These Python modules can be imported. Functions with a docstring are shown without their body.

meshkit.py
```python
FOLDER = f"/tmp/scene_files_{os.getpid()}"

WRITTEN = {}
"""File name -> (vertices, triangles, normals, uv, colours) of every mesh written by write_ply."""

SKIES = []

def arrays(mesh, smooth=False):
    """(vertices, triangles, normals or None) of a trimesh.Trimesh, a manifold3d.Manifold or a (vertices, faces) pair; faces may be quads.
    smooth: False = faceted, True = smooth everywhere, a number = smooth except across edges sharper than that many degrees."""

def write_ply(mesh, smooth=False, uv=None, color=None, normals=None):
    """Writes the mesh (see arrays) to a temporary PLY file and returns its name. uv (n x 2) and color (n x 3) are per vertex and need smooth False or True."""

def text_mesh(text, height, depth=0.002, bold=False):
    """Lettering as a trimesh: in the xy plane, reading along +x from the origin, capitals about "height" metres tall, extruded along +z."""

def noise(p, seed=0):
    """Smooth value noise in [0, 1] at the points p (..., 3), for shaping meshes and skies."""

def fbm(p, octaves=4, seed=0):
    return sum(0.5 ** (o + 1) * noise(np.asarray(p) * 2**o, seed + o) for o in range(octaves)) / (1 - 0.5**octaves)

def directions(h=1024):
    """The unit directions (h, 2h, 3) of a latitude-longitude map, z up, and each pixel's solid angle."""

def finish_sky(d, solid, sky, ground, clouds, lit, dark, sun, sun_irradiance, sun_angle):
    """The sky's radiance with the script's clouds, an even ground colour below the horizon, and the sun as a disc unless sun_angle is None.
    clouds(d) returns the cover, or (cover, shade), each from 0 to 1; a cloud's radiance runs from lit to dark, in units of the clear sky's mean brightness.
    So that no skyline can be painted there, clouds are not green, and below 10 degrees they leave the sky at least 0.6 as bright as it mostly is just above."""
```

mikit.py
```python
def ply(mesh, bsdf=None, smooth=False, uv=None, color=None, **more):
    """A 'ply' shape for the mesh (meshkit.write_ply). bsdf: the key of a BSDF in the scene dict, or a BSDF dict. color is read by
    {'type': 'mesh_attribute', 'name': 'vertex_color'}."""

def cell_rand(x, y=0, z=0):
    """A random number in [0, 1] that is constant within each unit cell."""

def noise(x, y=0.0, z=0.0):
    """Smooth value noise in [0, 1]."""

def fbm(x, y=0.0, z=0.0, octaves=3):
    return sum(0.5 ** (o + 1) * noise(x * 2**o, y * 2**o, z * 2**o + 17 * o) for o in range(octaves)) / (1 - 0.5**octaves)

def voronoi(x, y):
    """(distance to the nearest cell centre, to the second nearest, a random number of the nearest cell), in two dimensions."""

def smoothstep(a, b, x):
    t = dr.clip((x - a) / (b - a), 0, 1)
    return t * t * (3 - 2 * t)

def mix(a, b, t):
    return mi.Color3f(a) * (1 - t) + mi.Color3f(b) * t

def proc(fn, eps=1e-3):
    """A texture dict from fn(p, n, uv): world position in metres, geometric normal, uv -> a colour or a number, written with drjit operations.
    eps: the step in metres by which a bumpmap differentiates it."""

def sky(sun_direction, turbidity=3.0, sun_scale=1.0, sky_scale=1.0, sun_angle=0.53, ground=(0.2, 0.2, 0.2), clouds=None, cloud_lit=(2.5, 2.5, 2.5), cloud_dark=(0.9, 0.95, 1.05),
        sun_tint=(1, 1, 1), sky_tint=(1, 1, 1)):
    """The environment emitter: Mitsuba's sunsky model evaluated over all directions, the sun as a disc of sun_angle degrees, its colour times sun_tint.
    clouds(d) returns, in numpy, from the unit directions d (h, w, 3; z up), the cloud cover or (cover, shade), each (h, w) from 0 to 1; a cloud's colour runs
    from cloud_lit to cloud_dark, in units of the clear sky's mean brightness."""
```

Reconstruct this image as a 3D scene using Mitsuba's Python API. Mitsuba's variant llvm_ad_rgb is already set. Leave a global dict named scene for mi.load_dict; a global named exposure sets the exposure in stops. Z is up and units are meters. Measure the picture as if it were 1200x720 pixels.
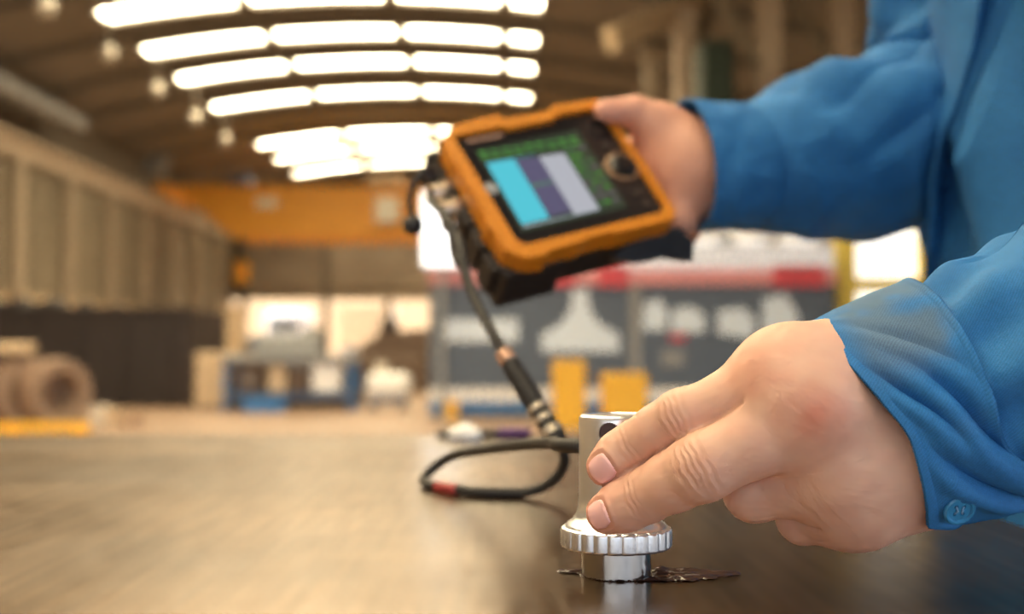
import math
import numpy as np
import trimesh
import mitsuba as mi
import drjit as dr
import mikit
import meshkit
from shapely.geometry import Polygon, box as sbox, Point, LineString
from shapely.ops import unary_union

T = mi.ScalarTransform4f
scene, labels = {}, {}
V = lambda *a: np.array(a, float)

# ------------------------------------------------------------------ camera, sky, exposure
# metres, z up, +y down the length of the hall; floor z = 0, plate top z = 0.90
TOP = 0.90
CAM = V(0.0, 0.0, TOP + 0.0786)
FPX = 600 / math.tan(math.radians(24.0))
FWD = V(15 / FPX, 1.0, 42 / FPX); FWD /= np.linalg.norm(FWD)
RGT = np.cross(FWD, V(0, 0, 1)); RGT /= np.linalg.norm(RGT)
UPC = np.cross(RGT, FWD)
exposure = 0.35
scene['camera'] = {'type': 'thinlens', 'fov': 48.0, 'fov_axis': 'x', 'aperture_radius': 0.0027, 'focus_distance': 0.356,
                   'near_clip': 0.02, 'far_clip': 500.0,
                   'to_world': T().look_at(origin=CAM.tolist(), target=(CAM + FWD).tolist(), up=[0, 0, 1])}


def overcast(d):
    n = meshkit.fbm(d * 2.5 + 3.0, 4, seed=5)
    cover = np.clip(0.55 + 1.2 * (n - 0.45), 0, 1)
    return cover, np.clip((n - 0.35) * 1.4, 0, 0.6)


SKY_SCALE = 10.0
scene['sky'] = mikit.sky(V(-0.45, -0.55, 0.80), turbidity=4.0, sun_scale=4.0, sky_scale=SKY_SCALE, clouds=overcast,
                         cloud_lit=(1.5, 1.48, 1.42), cloud_dark=(1.0, 1.0, 1.0), ground=(0.30, 0.28, 0.25))
SKYLIGHT = (12.5, 10.4, 6.6)          # radiance of the translucent roof panels


def at(px, py, D):
    """where a thing stands that was measured off the photograph, at the distance D"""
    return CAM + D * (FWD + (px - 600) / FPX * RGT - (py - 360) / FPX * UPC)


# ------------------------------------------------------------------ naming helpers
def numbered(key):
    if key not in scene and key not in labels and not any(k.startswith(key + '__') for k in scene):
        return key
    n = 1
    while True:
        k = f'{key}_{n:03d}'
        if k not in scene and k not in labels and not any(q.startswith(k + '__') for q in scene):
            return k
        n += 1


def put(name, mesh, bsdf, parent=None, smooth=False, label=None, **more):
    key = numbered((parent + '__' if parent else '') + name)
    scene[key] = mikit.ply(mesh, bsdf, smooth, **more)
    if label:
        labels.setdefault(key, {})['label'] = label
    return key


def putd(name, shape, parent=None):
    key = numbered((parent + '__' if parent else '') + name)
    scene[key] = dict(shape)
    return key


def tag(key, label, cat=None, group=None, kind=None):
    e = labels.setdefault(key, {})
    e['label'] = label
    if cat: e['category'] = cat
    if group: e['group'] = group
    if kind: e['kind'] = kind
    return key


def thing(name, label, cat, group=None):
    return tag(numbered(name), label, cat, group)


def struct(name, mesh, bsdf, label, smooth=False, **more):
    k = put(name, mesh, bsdf, None, smooth, **more)
    tag(k, label, None, None, 'structure')
    return k


# ------------------------------------------------------------------ mesh helpers
cat = trimesh.util.concatenate


def bx(x0, x1, y0, y1, z0, z1):
    m = trimesh.creation.box((x1 - x0, y1 - y0, z1 - z0))
    m.apply_translation(((x0 + x1) / 2, (y0 + y1) / 2, (z0 + z1) / 2))
    return m


def rbx(x0, x1, y0, y1, z0, z1, r):
    """box with chamfered edges"""
    pts = []
    for sx, x in ((1, x0), (-1, x1)):
        for sy, y in ((1, y0), (-1, y1)):
            for sz, z in ((1, z0), (-1, z1)):
                pts += [(x, y + sy * r, z + sz * r), (x + sx * r, y, z + sz * r), (x + sx * r, y + sy * r, z)]
    return trimesh.convex.convex_hull(np.array(pts))


def frame_of(t, hint=V(0, 0, 1)):
    t = t / np.linalg.norm(t)
    if abs(t @ hint) > 0.95:
        hint = V(1, 0, 0)
    a = np.cross(hint, t); a /= np.linalg.norm(a)
    return a, np.cross(t, a), t


def bar(p, q, w, h, hint=V(0, 0, 1)):
    """rectangular bar from p to q, w across, h along hint"""
    p, q = np.asarray(p, float), np.asarray(q, float)
    a, b, t = frame_of(q - p, hint)
    m = trimesh.creation.box((w, h, np.linalg.norm(q - p)))
    M = np.eye(4); M[:3, 0], M[:3, 1], M[:3, 2], M[:3, 3] = a, b, t, (p + q) / 2
    m.apply_transform(M)
    return m


def spline(pts, n):
    from scipy.interpolate import CubicSpline
    pts = np.asarray(pts, float)
    s = np.r_[0, np.cumsum(np.linalg.norm(np.diff(pts, axis=0), axis=1) ** 0.7)]
    return CubicSpline(s, pts)(np.linspace(0, s[-1], n))


def transport(path, start=None):
    tg = np.gradient(path, axis=0)
    tg /= np.linalg.norm(tg, axis=1, keepdims=True)
    a = start if start is not None else frame_of(tg[0])[0]
    A = []
    for t in tg:
        a = a - (a @ t) * t
        a = a / np.linalg.norm(a)
        A.append(a)
    A = np.array(A)
    return tg, A, np.cross(tg, A)


def tube(path, r, n=12, caps=True):
    path = np.asarray(path, float)
    r = np.broadcast_to(r, len(path))
    tg, A, B = transport(path)
    th = np.arange(n) * 2 * math.pi / n
    v = path[:, None] + r[:, None, None] * (np.cos(th)[None, :, None] * A[:, None] + np.sin(th)[None, :, None] * B[:, None])
    L = len(path)
    i, j = np.meshgrid(np.arange(L - 1), np.arange(n), indexing='ij')
    j2 = (j + 1) % n
    q = np.stack([i * n + j, i * n + j2, (i + 1) * n + j2, (i + 1) * n + j], -1).reshape(-1, 4)
    f = np.vstack([q[:, [0, 1, 2]], q[:, [0, 2, 3]]])
    vv = v.reshape(-1, 3)
    if caps:
        vv = np.vstack([vv, path[0], path[-1]])
        k = np.arange(n)
        f = np.vstack([f, np.stack([k * 0 + L * n, (k + 1) % n, k], 1), np.stack([k * 0 + L * n + 1, (L - 1) * n + k, (L - 1) * n + (k + 1) % n], 1)])
    return trimesh.Trimesh(vv, f, process=False)


def lathe(profile, n=64, origin=(0, 0, 0), axis=V(0, 0, 1)):
    """profile: (r, z) pairs from bottom to top; closed at r = 0"""
    m = trimesh.creation.revolve(np.array(profile, float), sections=n)
    a, b, t = frame_of(np.asarray(axis, float))
    M = np.eye(4); M[:3, 0], M[:3, 1], M[:3, 2], M[:3, 3] = a, b, t, origin
    m.apply_transform(M)
    return m


def extrude(poly, h, M=None):
    m = trimesh.creation.extrude_polygon(poly, h, engine='earcut')
    if M is not None:
        m.apply_transform(M)
    return m


def grid_faces(n, m, wrap=False):
    i, j = np.meshgrid(np.arange(n - 1), np.arange(m if wrap else m - 1), indexing='ij')
    j2 = (j + 1) % m
    q = np.stack([i * m + j, i * m + j2, (i + 1) * m + j2, (i + 1) * m + j], -1).reshape(-1, 4)
    return np.vstack([q[:, [0, 1, 2]], q[:, [0, 2, 3]]])


def shell(v, n, m, thick, wrap):
    """cloth of the given thickness from a grid of points v (n*m, 3), closed at its borders"""
    f = grid_faces(n, m, wrap)
    base = trimesh.Trimesh(v, f, process=False)
    nm = np.array(base.vertex_normals)
    v2 = v - nm * thick
    K = len(v)
    rows = [f, f[:, ::-1] + K]
    idx = np.arange(n * m).reshape(n, m)
    loops = [(idx[0], wrap), (idx[-1][::-1], wrap)]
    if not wrap:
        loops += [(idx[:, 0][::-1], False), (idx[:, -1], False)]
    for lp, w in loops:
        a = lp; b = np.roll(lp, -1)
        if not w:
            a, b = a[:-1], b[:-1]
        rows.append(np.stack([a, a + K, b + K], 1)); rows.append(np.stack([a, b + K, b], 1))
    t = trimesh.Trimesh(np.vstack([v, v2]), np.vstack(rows), process=False)
    if t.volume < 0:
        t.invert()
    return t


def uv2(u, w):
    a = np.stack([u.ravel(), w.ravel()], 1)
    return np.vstack([a, a])


# ------------------------------------------------------------------ implicit modelling of bodies
class Field:
    def __init__(s, lo, hi, h):
        s.lo, s.h = np.asarray(lo, float), h
        s.n = np.ceil((np.asarray(hi) - s.lo) / h).astype(int) + 1
        s.d = np.full(s.n, 1.0, np.float32)
        s.ax = [(s.lo[i] + h * np.arange(s.n[i])).astype(np.float32) for i in range(3)]

    def sub(s, lo, hi, pad):
        i0 = np.clip(np.floor((lo - pad - s.lo) / s.h).astype(int), 0, s.n - 1)
        i1 = np.clip(np.ceil((hi + pad - s.lo) / s.h).astype(int) + 1, 1, s.n)
        sl = tuple(slice(a, b) for a, b in zip(i0, i1))
        x, y, z = (s.ax[k][sl[k]] for k in range(3))
        return sl, x[:, None, None], y[None, :, None], z[None, None, :]

    def join(s, sl, e, k):
        d = s.d[sl]
        if k > 0:
            hh = np.maximum(k - np.abs(d - e), 0) / k
            s.d[sl] = np.minimum(d, e) - hh * hh * k * 0.25
        else:
            s.d[sl] = np.minimum(d, e)

    def cone(s, a, b, ra, rb, k=0.004, flat=None, carve=False):
        """tapered limb from a to b; flat = (direction, factor): thinner along that direction"""
        a, b = np.asarray(a, float), np.asarray(b, float)
        R = max(ra, rb)
        if flat is not None and flat[1] > 1: R *= flat[1]
        sl, x, y, z = s.sub(np.minimum(a, b), np.maximum(a, b), R + k + 3 * s.h)
        if 0 in s.d[sl].shape: return s
        ba = (b - a).astype(np.float32); L2 = float(ba @ ba) + 1e-12
        px, py, pz = x - np.float32(a[0]), y - np.float32(a[1]), z - np.float32(a[2])
        t = np.clip((px * ba[0] + py * ba[1] + pz * ba[2]) / np.float32(L2), 0, 1)
        qx, qy, qz = px - t * ba[0], py - t * ba[1], pz - t * ba[2]
        d2 = qx * qx + qy * qy + qz * qz
        if flat is not None:
            n = np.asarray(flat[0], float); n = (n / np.linalg.norm(n)).astype(np.float32)
            qn = qx * n[0] + qy * n[1] + qz * n[2]
            d2 = d2 + np.float32(1 / flat[1] ** 2 - 1) * qn * qn
        e = np.sqrt(d2) - (np.float32(ra) + np.float32(rb - ra) * t)
        if carve:
            d = s.d[sl]; e = -e
            hh = np.maximum(k - np.abs(d - e), 0) / k
            s.d[sl] = np.maximum(d, e) + hh * hh * k * 0.25
        else:
            s.join(sl, e, k)
        return s

    def ball(s, c, r, k=0.004, flat=None, carve=False):
        return s.cone(c, np.asarray(c) + 1e-6, r, r, k, flat, carve)

    def ell(s, c, axes, radii, k=0.01):
        """ellipsoid; axes: rows"""
        c = np.asarray(c, float); R = max(radii)
        sl, x, y, z = s.sub(c, c, R + k + 3 * s.h)
        if 0 in s.d[sl].shape: return s
        px, py, pz = x - np.float32(c[0]), y - np.float32(c[1]), z - np.float32(c[2])
        k0, k1 = 0, 0
        for a, r in zip(np.asarray(axes, float), radii):
            a = (a / np.linalg.norm(a)).astype(np.float32)
            u = px * a[0] + py * a[1] + pz * a[2]
            k0 = k0 + (u / np.float32(r)) ** 2
            k1 = k1 + (u / np.float32(r * r)) ** 2
        k0, k1 = np.sqrt(k0), np.sqrt(k1)
        s.join(sl, k0 * (k0 - 1) / np.maximum(k1, 1e-6), k)
        return s

    def mesh(s):
        d, h = s.d, s.h
        S = d < 0
        c = np.zeros(tuple(s.n - 1), np.uint8)
        for o in np.ndindex(2, 2, 2):
            c += S[o[0]:s.n[0] - 1 + o[0], o[1]:s.n[1] - 1 + o[1], o[2]:s.n[2] - 1 + o[2]]
        act = np.argwhere((c > 0) & (c < 8))
        cid = np.full(c.shape, -1, np.int32)
        cid[tuple(act.T)] = np.arange(len(act))
        corner = {o: d[act[:, 0] + o[0], act[:, 1] + o[1], act[:, 2] + o[2]] for o in np.ndindex(2, 2, 2)}
        acc, cnt = np.zeros((len(act), 3)), np.zeros(len(act))
        for o in np.ndindex(2, 2, 2):
            for k in range(3):
                if o[k] == 0:
                    o2 = tuple(o[m] + (m == k) for m in range(3))
                    a, b = corner[o], corner[o2]
                    on = (a < 0) != (b < 0)
                    t = np.where(on, a / np.where(on, a - b, 1), 0)
                    p = np.tile(np.array(o, float), (len(act), 1)); p[:, k] += t
                    acc[on] += p[on]; cnt[on] += 1
        v = s.lo + h * (act + acc / cnt[:, None])
        F = []
        for k in range(3):
            u, w = (k + 1) % 3, (k + 2) % 3
            sl0 = [slice(1, -1)] * 3; sl1 = [slice(1, -1)] * 3
            sl0[k], sl1[k] = slice(0, -1), slice(1, None)
            a, b = S[tuple(sl0)], S[tuple(sl1)]
            e = np.argwhere(a != b)
            flip = a[tuple(e.T)]
            off = np.ones(3, int); off[k] = 0
            e = e + off
            du, dw = np.eye(3, dtype=int)[u], np.eye(3, dtype=int)[w]
            q = np.stack([cid[tuple((e - du - dw).T)], cid[tuple((e - dw).T)], cid[tuple(e.T)], cid[tuple((e - du).T)]], 1)
            F.append(np.where(flip[:, None], q, q[:, ::-1]))
        q = np.vstack(F)
        f = np.vstack([q[:, [0, 1, 2]], q[:, [0, 2, 3]]])
        return trimesh.Trimesh(v, f[(f >= 0).all(1)], process=False)


def smoothed(m, n=4):
    from scipy.sparse import coo_matrix
    v, f = np.array(m.vertices), np.array(m.faces)
    e = np.vstack([f[:, [0, 1]], f[:, [1, 2]], f[:, [2, 0]]]); e = np.vstack([e, e[:, ::-1]])
    A = coo_matrix((np.ones(len(e)), (e[:, 0], e[:, 1])), (len(v), len(v))).tocsr()
    A.data[:] = 1
    deg = np.maximum(np.asarray(A.sum(1)).ravel(), 1)[:, None]
    for _ in range(n):
        for k in (0.5, -0.53):
            v = v + k * (A @ v / deg - v)
    return trimesh.Trimesh(v, f, process=False)


def sstep(a, b, x):
    t = np.clip((x - a) / (b - a), 0, 1)
    return t * t * (3 - 2 * t)


# ------------------------------------------------------------------ materials
N, FB, MX, SS = mikit.noise, mikit.fbm, mikit.mix, mikit.smoothstep


def mat(key, d, two=True):
    scene[key] = {'type': 'twosided', 'bsdf': d} if two else d
    return key


def rgb(*c):
    return {'type': 'rgb', 'value': list(c)}


def prin(key, color, rough=0.5, metal=0.0, bump=None, bscale=0.001, eps=1e-3, **k):
    d = {'type': 'principled', 'base_color': rgb(*color) if isinstance(color, (tuple, list)) else color,
         'roughness': rough, 'metallic': metal, **k}
    if bump is not None:
        d = {'type': 'bumpmap', 'arbitrary': mikit.proc(bump, eps), 'scale': bscale, 'bsdf': d}
    return mat(key, d)


def steel_col(p, n, uv):
    a = FB(p.x * 7, p.y * 7, 0.0, 4)
    b = N(p.x * 260, p.y * 22, 1.0)
    g = SS(0.35, 0.75, a)
    c = MX((0.105, 0.060, 0.027), (0.170, 0.100, 0.047), g)
    return c * (0.86 + 0.28 * b)


def steel_rough(p, n, uv):
    return 0.18 + 0.12 * FB(p.x * 18, p.y * 18, 2.0, 3) + 0.05 * N(p.x * 400, p.y * 40, 0.0)


prin('m_plate', mikit.proc(steel_col), mikit.proc(steel_rough), 0.9,
     bump=lambda p, n, uv: FB(p.x * 90, p.y * 45, 0.0, 3) + 0.2 * N(p.x * 700, p.y * 300, 3.0), bscale=0.00008)
prin('m_plate_edge', (0.10, 0.075, 0.055), 0.5, 0.6)
prin('m_floor', mikit.proc(lambda p, n, uv: MX((0.21, 0.135, 0.088), (0.31, 0.205, 0.14), FB(p.x * 0.6, p.y * 0.6, 0.0, 4))), 0.45)
prin('m_roof', mikit.proc(lambda p, n, uv: MX((0.19, 0.165, 0.138), (0.26, 0.228, 0.190), FB(p.x * 0.8, p.y * 0.3, 0.0, 3))), 0.7)
prin('m_purlin', (0.18, 0.155, 0.128), 0.6)
prin('m_rail', (0.42, 0.33, 0.245), 0.6)
prin('m_lightsteel', (0.29, 0.23, 0.165), 0.6)
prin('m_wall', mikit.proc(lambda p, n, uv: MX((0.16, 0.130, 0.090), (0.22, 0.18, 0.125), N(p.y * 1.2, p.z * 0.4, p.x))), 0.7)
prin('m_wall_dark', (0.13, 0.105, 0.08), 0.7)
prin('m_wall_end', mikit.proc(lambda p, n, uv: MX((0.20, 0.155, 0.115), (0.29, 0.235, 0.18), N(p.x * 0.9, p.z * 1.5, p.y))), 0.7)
prin('m_crane', (0.70, 0.31, 0.03), 0.5)
prin('m_yellow', (0.85, 0.47, 0.03), 0.45)
prin('m_paleyellow', (0.85, 0.66, 0.12), 0.5)
prin('m_white', (0.88, 0.88, 0.88), 0.5)
prin('m_offwhite', (0.72, 0.67, 0.58), 0.5)
prin('m_red', (0.62, 0.07, 0.09), 0.45)
prin('m_pink', (0.70, 0.30, 0.32), 0.5)
prin('m_grey', (0.095, 0.125, 0.175), 0.5)
prin('m_midgrey', (0.28, 0.29, 0.30), 0.5)
prin('m_decal', (0.70, 0.81, 0.95), 0.5)
prin('m_blue', (0.04, 0.17, 0.42), 0.5)
prin('m_navy', (0.05, 0.09, 0.18), 0.5)
prin('m_darkbox', mikit.proc(lambda p, n, uv: MX((0.016, 0.012, 0.012), (0.032, 0.020, 0.018), N(p.x * 1.5, p.y, p.z * 0.4))), 0.6)
prin('m_rust', (0.30, 0.175, 0.12), 0.6)
prin('m_coil', (0.33, 0.235, 0.175), 0.45, 0.2)
prin('m_beige', (0.58, 0.44, 0.29), 0.6)
prin('m_brownmachine', (0.13, 0.085, 0.06), 0.6)
prin('m_green', (0.016, 0.030, 0.019), 0.6)
prin('m_ground', (0.52, 0.42, 0.30), 0.8)
prin('m_alu', (0.84, 0.86, 0.89), 0.30, 0.92, bump=lambda p, n, uv: N(p.x * 500, p.y * 500, p.z * 6000), bscale=0.00002, eps=1e-4)
prin('m_machined', (0.62, 0.60, 0.57), 0.16, 1.0)
prin('m_hole', (0.06, 0.035, 0.035), 0.5)
prin('m_rubber', (0.018, 0.018, 0.020), 0.55)
prin('m_cable', (0.020, 0.018, 0.017), 0.58)
prin('m_nickel', (0.86, 0.76, 0.62), 0.34, 0.85)
prin('m_copper', (0.68, 0.42, 0.30), 0.35, 0.6)
prin('m_brass', (0.30, 0.185, 0.115), 0.4, 0.5)
prin('m_orange', (0.60, 0.205, 0.010), 0.45)
prin('m_glass_black', (0.012, 0.012, 0.014), 0.12)
prin('m_bezel', (0.03, 0.022, 0.020), 0.35)
prin('m_gel', (0.035, 0.017, 0.014), 0.05, clearcoat=1.0)


def twill(p, n, uv):
    return N(uv.x * 1.0, uv.y * 1.0, 0.0)


def cloth_col(p, n, uv):
    w = FB(p.x * 35, p.y * 35, p.z * 35, 3)
    t = N(p.x * 900, p.y * 900, p.z * 900)
    return MX((0.010, 0.112, 0.325), (0.024, 0.175, 0.440), w) * (0.80 + 0.4 * t)


def cloth_bump(p, n, uv):
    return N((p.x + p.z) * 1500, (p.y + p.z * 0.6) * 1500, 0.0) + 0.6 * N(p.x * 500, p.y * 500, p.z * 500)


prin('m_cloth', mikit.proc(cloth_col), 0.8, bump=cloth_bump, bscale=0.00012, eps=2e-4, sheen=0.08)
def twill_bump(p, n, uv):
    return 0.5 + 0.5 * dr.sin((uv.x + uv.y) * (2 * math.pi / 0.00115)) + 0.5 * N(uv.x * 1800, uv.y * 1800, 0.0)


def twill_col(p, n, uv):
    t = 0.5 + 0.5 * dr.sin((uv.x + uv.y) * (2 * math.pi / 0.00115))
    worn = SS(-0.012, 0.004, uv.x) * (1 - SS(0.030, 0.046, uv.x)) * SS(-0.010, 0.000, uv.y) * (1 - SS(0.014, 0.028, uv.y)) * SS(0.30, 0.55, FB(p.x * 60 + 3.0, p.y * 60, p.z * 60, 3))
    worn = dr.maximum(worn, 0.2 * SS(0.55, 0.75, FB(p.x * 45 + 9.0, p.y * 45, p.z * 45, 3)))
    c = MX((0.010, 0.112, 0.325), (0.024, 0.175, 0.440), FB(p.x * 35, p.y * 35, p.z * 35, 3))
    return MX(c, (0.085, 0.135, 0.19), worn * 0.75) * (0.82 + 0.30 * t + 0.15 * N(uv.x * 2500, uv.y * 2500, 1.0))


prin('m_twill', mikit.proc(twill_col), 0.8, bump=twill_bump, bscale=0.00010, eps=1.5e-4, sheen=0.08)
prin('m_cloth_worn', mikit.proc(lambda p, n, uv: MX((0.075, 0.150, 0.245), (0.11, 0.19, 0.29), FB(p.x * 60, p.y * 60, p.z * 60, 3))), 0.8, bump=cloth_bump, bscale=0.00012, eps=2e-4, sheen=0.08)
prin('m_thread', (0.16, 0.34, 0.55), 0.7)
prin('m_button', (0.035, 0.22, 0.45), 0.25)
prin('m_trousers', (0.02, 0.05, 0.12), 0.8)
prin('m_hair', (0.02, 0.015, 0.012), 0.5)
prin('m_boot', (0.03, 0.025, 0.02), 0.5)


def skin_bump(p, n, uv):
    return FB(p.x * 1100, p.y * 1100, p.z * 1100, 2) + 0.7 * N(p.x * 420, p.y * 420, p.z * 420)


prin('m_skin', {'type': 'mesh_attribute', 'name': 'vertex_color'}, 0.48, bump=skin_bump, bscale=0.00021, eps=2e-4, specular=0.45)
prin('m_nail', (0.84, 0.50, 0.49), 0.22, clearcoat=0.8)


# ------------------------------------------------------------------ the hall
def hx(px, Y): return (px - 585) / FPX * Y


def hz(py, Y): return CAM[2] + (402 - py) / FPX * Y


XL, XR, Y0, Y1 = -11.0, 7.0, -11.0, 48.0


def roof_z(x): return 7.98 - 0.0165 * (np.asarray(x) + 2.55) ** 2


def roof_sheet(x0, x1, y0, y1, z_off=0.0, thick=0.06, nx=None):
    xs = np.linspace(x0, x1, nx or max(3, int((x1 - x0) * 2)))
    top = roof_z(xs) + z_off
    pts = list(zip(xs, top)) + list(zip(xs[::-1], top[::-1] + thick))
    M = np.eye(4); M[:3, :3] = [[1, 0, 0], [0, 0, -1], [0, 1, 0]]; M[1, 3] = y1
    return extrude(Polygon(pts), y1 - y0, M)


struct('floor', bx(-14, 9, -14, 52, -0.1, 0.0), 'm_floor', 'worn brown concrete workshop floor')
struct('ground_outside', bx(-60, 60, 52, 110, -0.15, -0.05), 'm_ground', 'pale yard beyond the open end of the hall')

STRIPS = [-4.2, -1.2, 1.8, 4.8, 7.8, 10.8, 13.8, 16.8, 19.8, 22.8, 25.6, 28.3, 31.7, 37.7, 40.7, 44.2]
SX0, SX1, SW = -8.06, 0.98, 0.50
edges = [Y0] + [e for y in STRIPS for e in (y - SW, y + SW)] + [Y1]
full = [roof_sheet(XL - 0.3, XR + 0.3, edges[2 * i], edges[2 * i + 1]) for i in range(len(STRIPS) + 1)]
side = [roof_sheet(a, b, y - SW, y + SW) for y in STRIPS for a, b in ((XL - 0.3, SX0 - 0.02), (SX1 + 0.02, XR + 0.3))]
struct('ceiling', cat(full + side), 'm_roof', 'dark arched sheet metal roof of the workshop')
names = {22.8: 'topmost bright arched rooflight strip, cut by the top edge of the photo', 25.6: 'second bright arched rooflight strip below the topmost one',
         28.3: 'third bright arched rooflight strip from the top', 31.7: 'fourth bright arched rooflight strip, last before the wide dark gap',
         37.7: 'first rooflight strip of the far cluster, just below the dark gap', 40.7: 'middle rooflight strip of the far cluster above the crane',
         44.2: 'lowest and farthest rooflight strip, right above the crane girder'}
CUTS = [SX0, -5.15, -2.2, 0.12, SX1]
for y in STRIPS:
    k = thing('skylight', names.get(y, 'translucent rooflight strip overhead, nearer than all strips in the photo'), 'skylight',
              'arched rooflight strips in the hall roof' if y in names else 'rooflight strips over the steel table')
    for a, b in zip(CUTS[:-1], CUTS[1:]):
        xs = np.linspace(a + 0.135, b - 0.135, 7)
        v = np.array([(x, yy, roof_z(x) + 0.01) for x in xs for yy in (y - SW + 0.04, y + SW - 0.04)])
        f = grid_faces(7, 2)
        m = trimesh.Trimesh(v, f, process=False)
        if m.face_normals[0][2] > 0: m.invert()
        put('pane', m, 'm_white', k, emitter={'type': 'area', 'radiance': rgb(*SKYLIGHT)})
    put('frame', cat([roof_sheet(c - 0.135 if c > SX0 else c - 0.02, c + 0.135 if c < SX1 else c + 0.02, y - SW, y + SW, -0.05, 0.10, 3) for c in CUTS] +
                     [roof_sheet(SX0, SX1, yy - 0.03, yy + 0.03, -0.06, 0.10, 14) for yy in (y - SW, y + SW)]), 'm_purlin', k)
for i, y in enumerate(np.r_[STRIPS[7:], 34.7]):
    k = struct('roof_beam', roof_sheet(XL, XR, y + 1.32, y + 1.44, -0.16, 0.15), 'm_purlin', 'dark arched roof rafter')

# left wall: plinth, ribbed sheets, columns, crane runway
RZ = CAM[2] + 4.45
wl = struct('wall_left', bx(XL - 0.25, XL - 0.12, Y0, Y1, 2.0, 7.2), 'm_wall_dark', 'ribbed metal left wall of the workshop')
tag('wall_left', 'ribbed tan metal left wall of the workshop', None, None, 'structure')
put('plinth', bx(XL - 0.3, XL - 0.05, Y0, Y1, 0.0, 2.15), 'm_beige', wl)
for i in range(9):
    y = 20.0 + 3.12 * i
    put('column', bx(XL - 0.12, XL + 0.12, y - 0.30, y + 0.30, 2.0, RZ - 0.1), 'm_lightsteel', wl)
    for j in range(4):
        yy = y + 0.42 + (j + 0.5) * (3.12 - 0.84) / 4
        put('panel', bx(XL - 0.12, XL - 0.06 + 0.02 * (j % 2), yy - 0.25, yy + 0.25, 2.05, RZ - 0.15), 'm_wall', wl)
k = thing('crane_rail', 'long tan steel crane runway beam along the left wall', 'beam')
put('web', bx(XL - 0.05, XL + 0.14, 0, Y1, RZ - 0.26, RZ + 0.12), 'm_rail', k)
put('flange', bx(XL - 0.1, XL + 0.30, 0, Y1, RZ + 0.10, RZ + 0.22), 'm_rail', k)
k = thing('duct', 'pale grey round duct high on the left wall, above the runway beam', 'duct')
put('pipe', tube([V(-10.3, y, 6.35) for y in np.linspace(12, 28.2, 9)], 0.2, 14), 'm_midgrey', k)
for y in (15, 19, 23, 27):
    put('hanger', bx(-10.33, -10.27, y - 0.03, y + 0.03, 6.5, 7.0), 'm_purlin', k)
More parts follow.
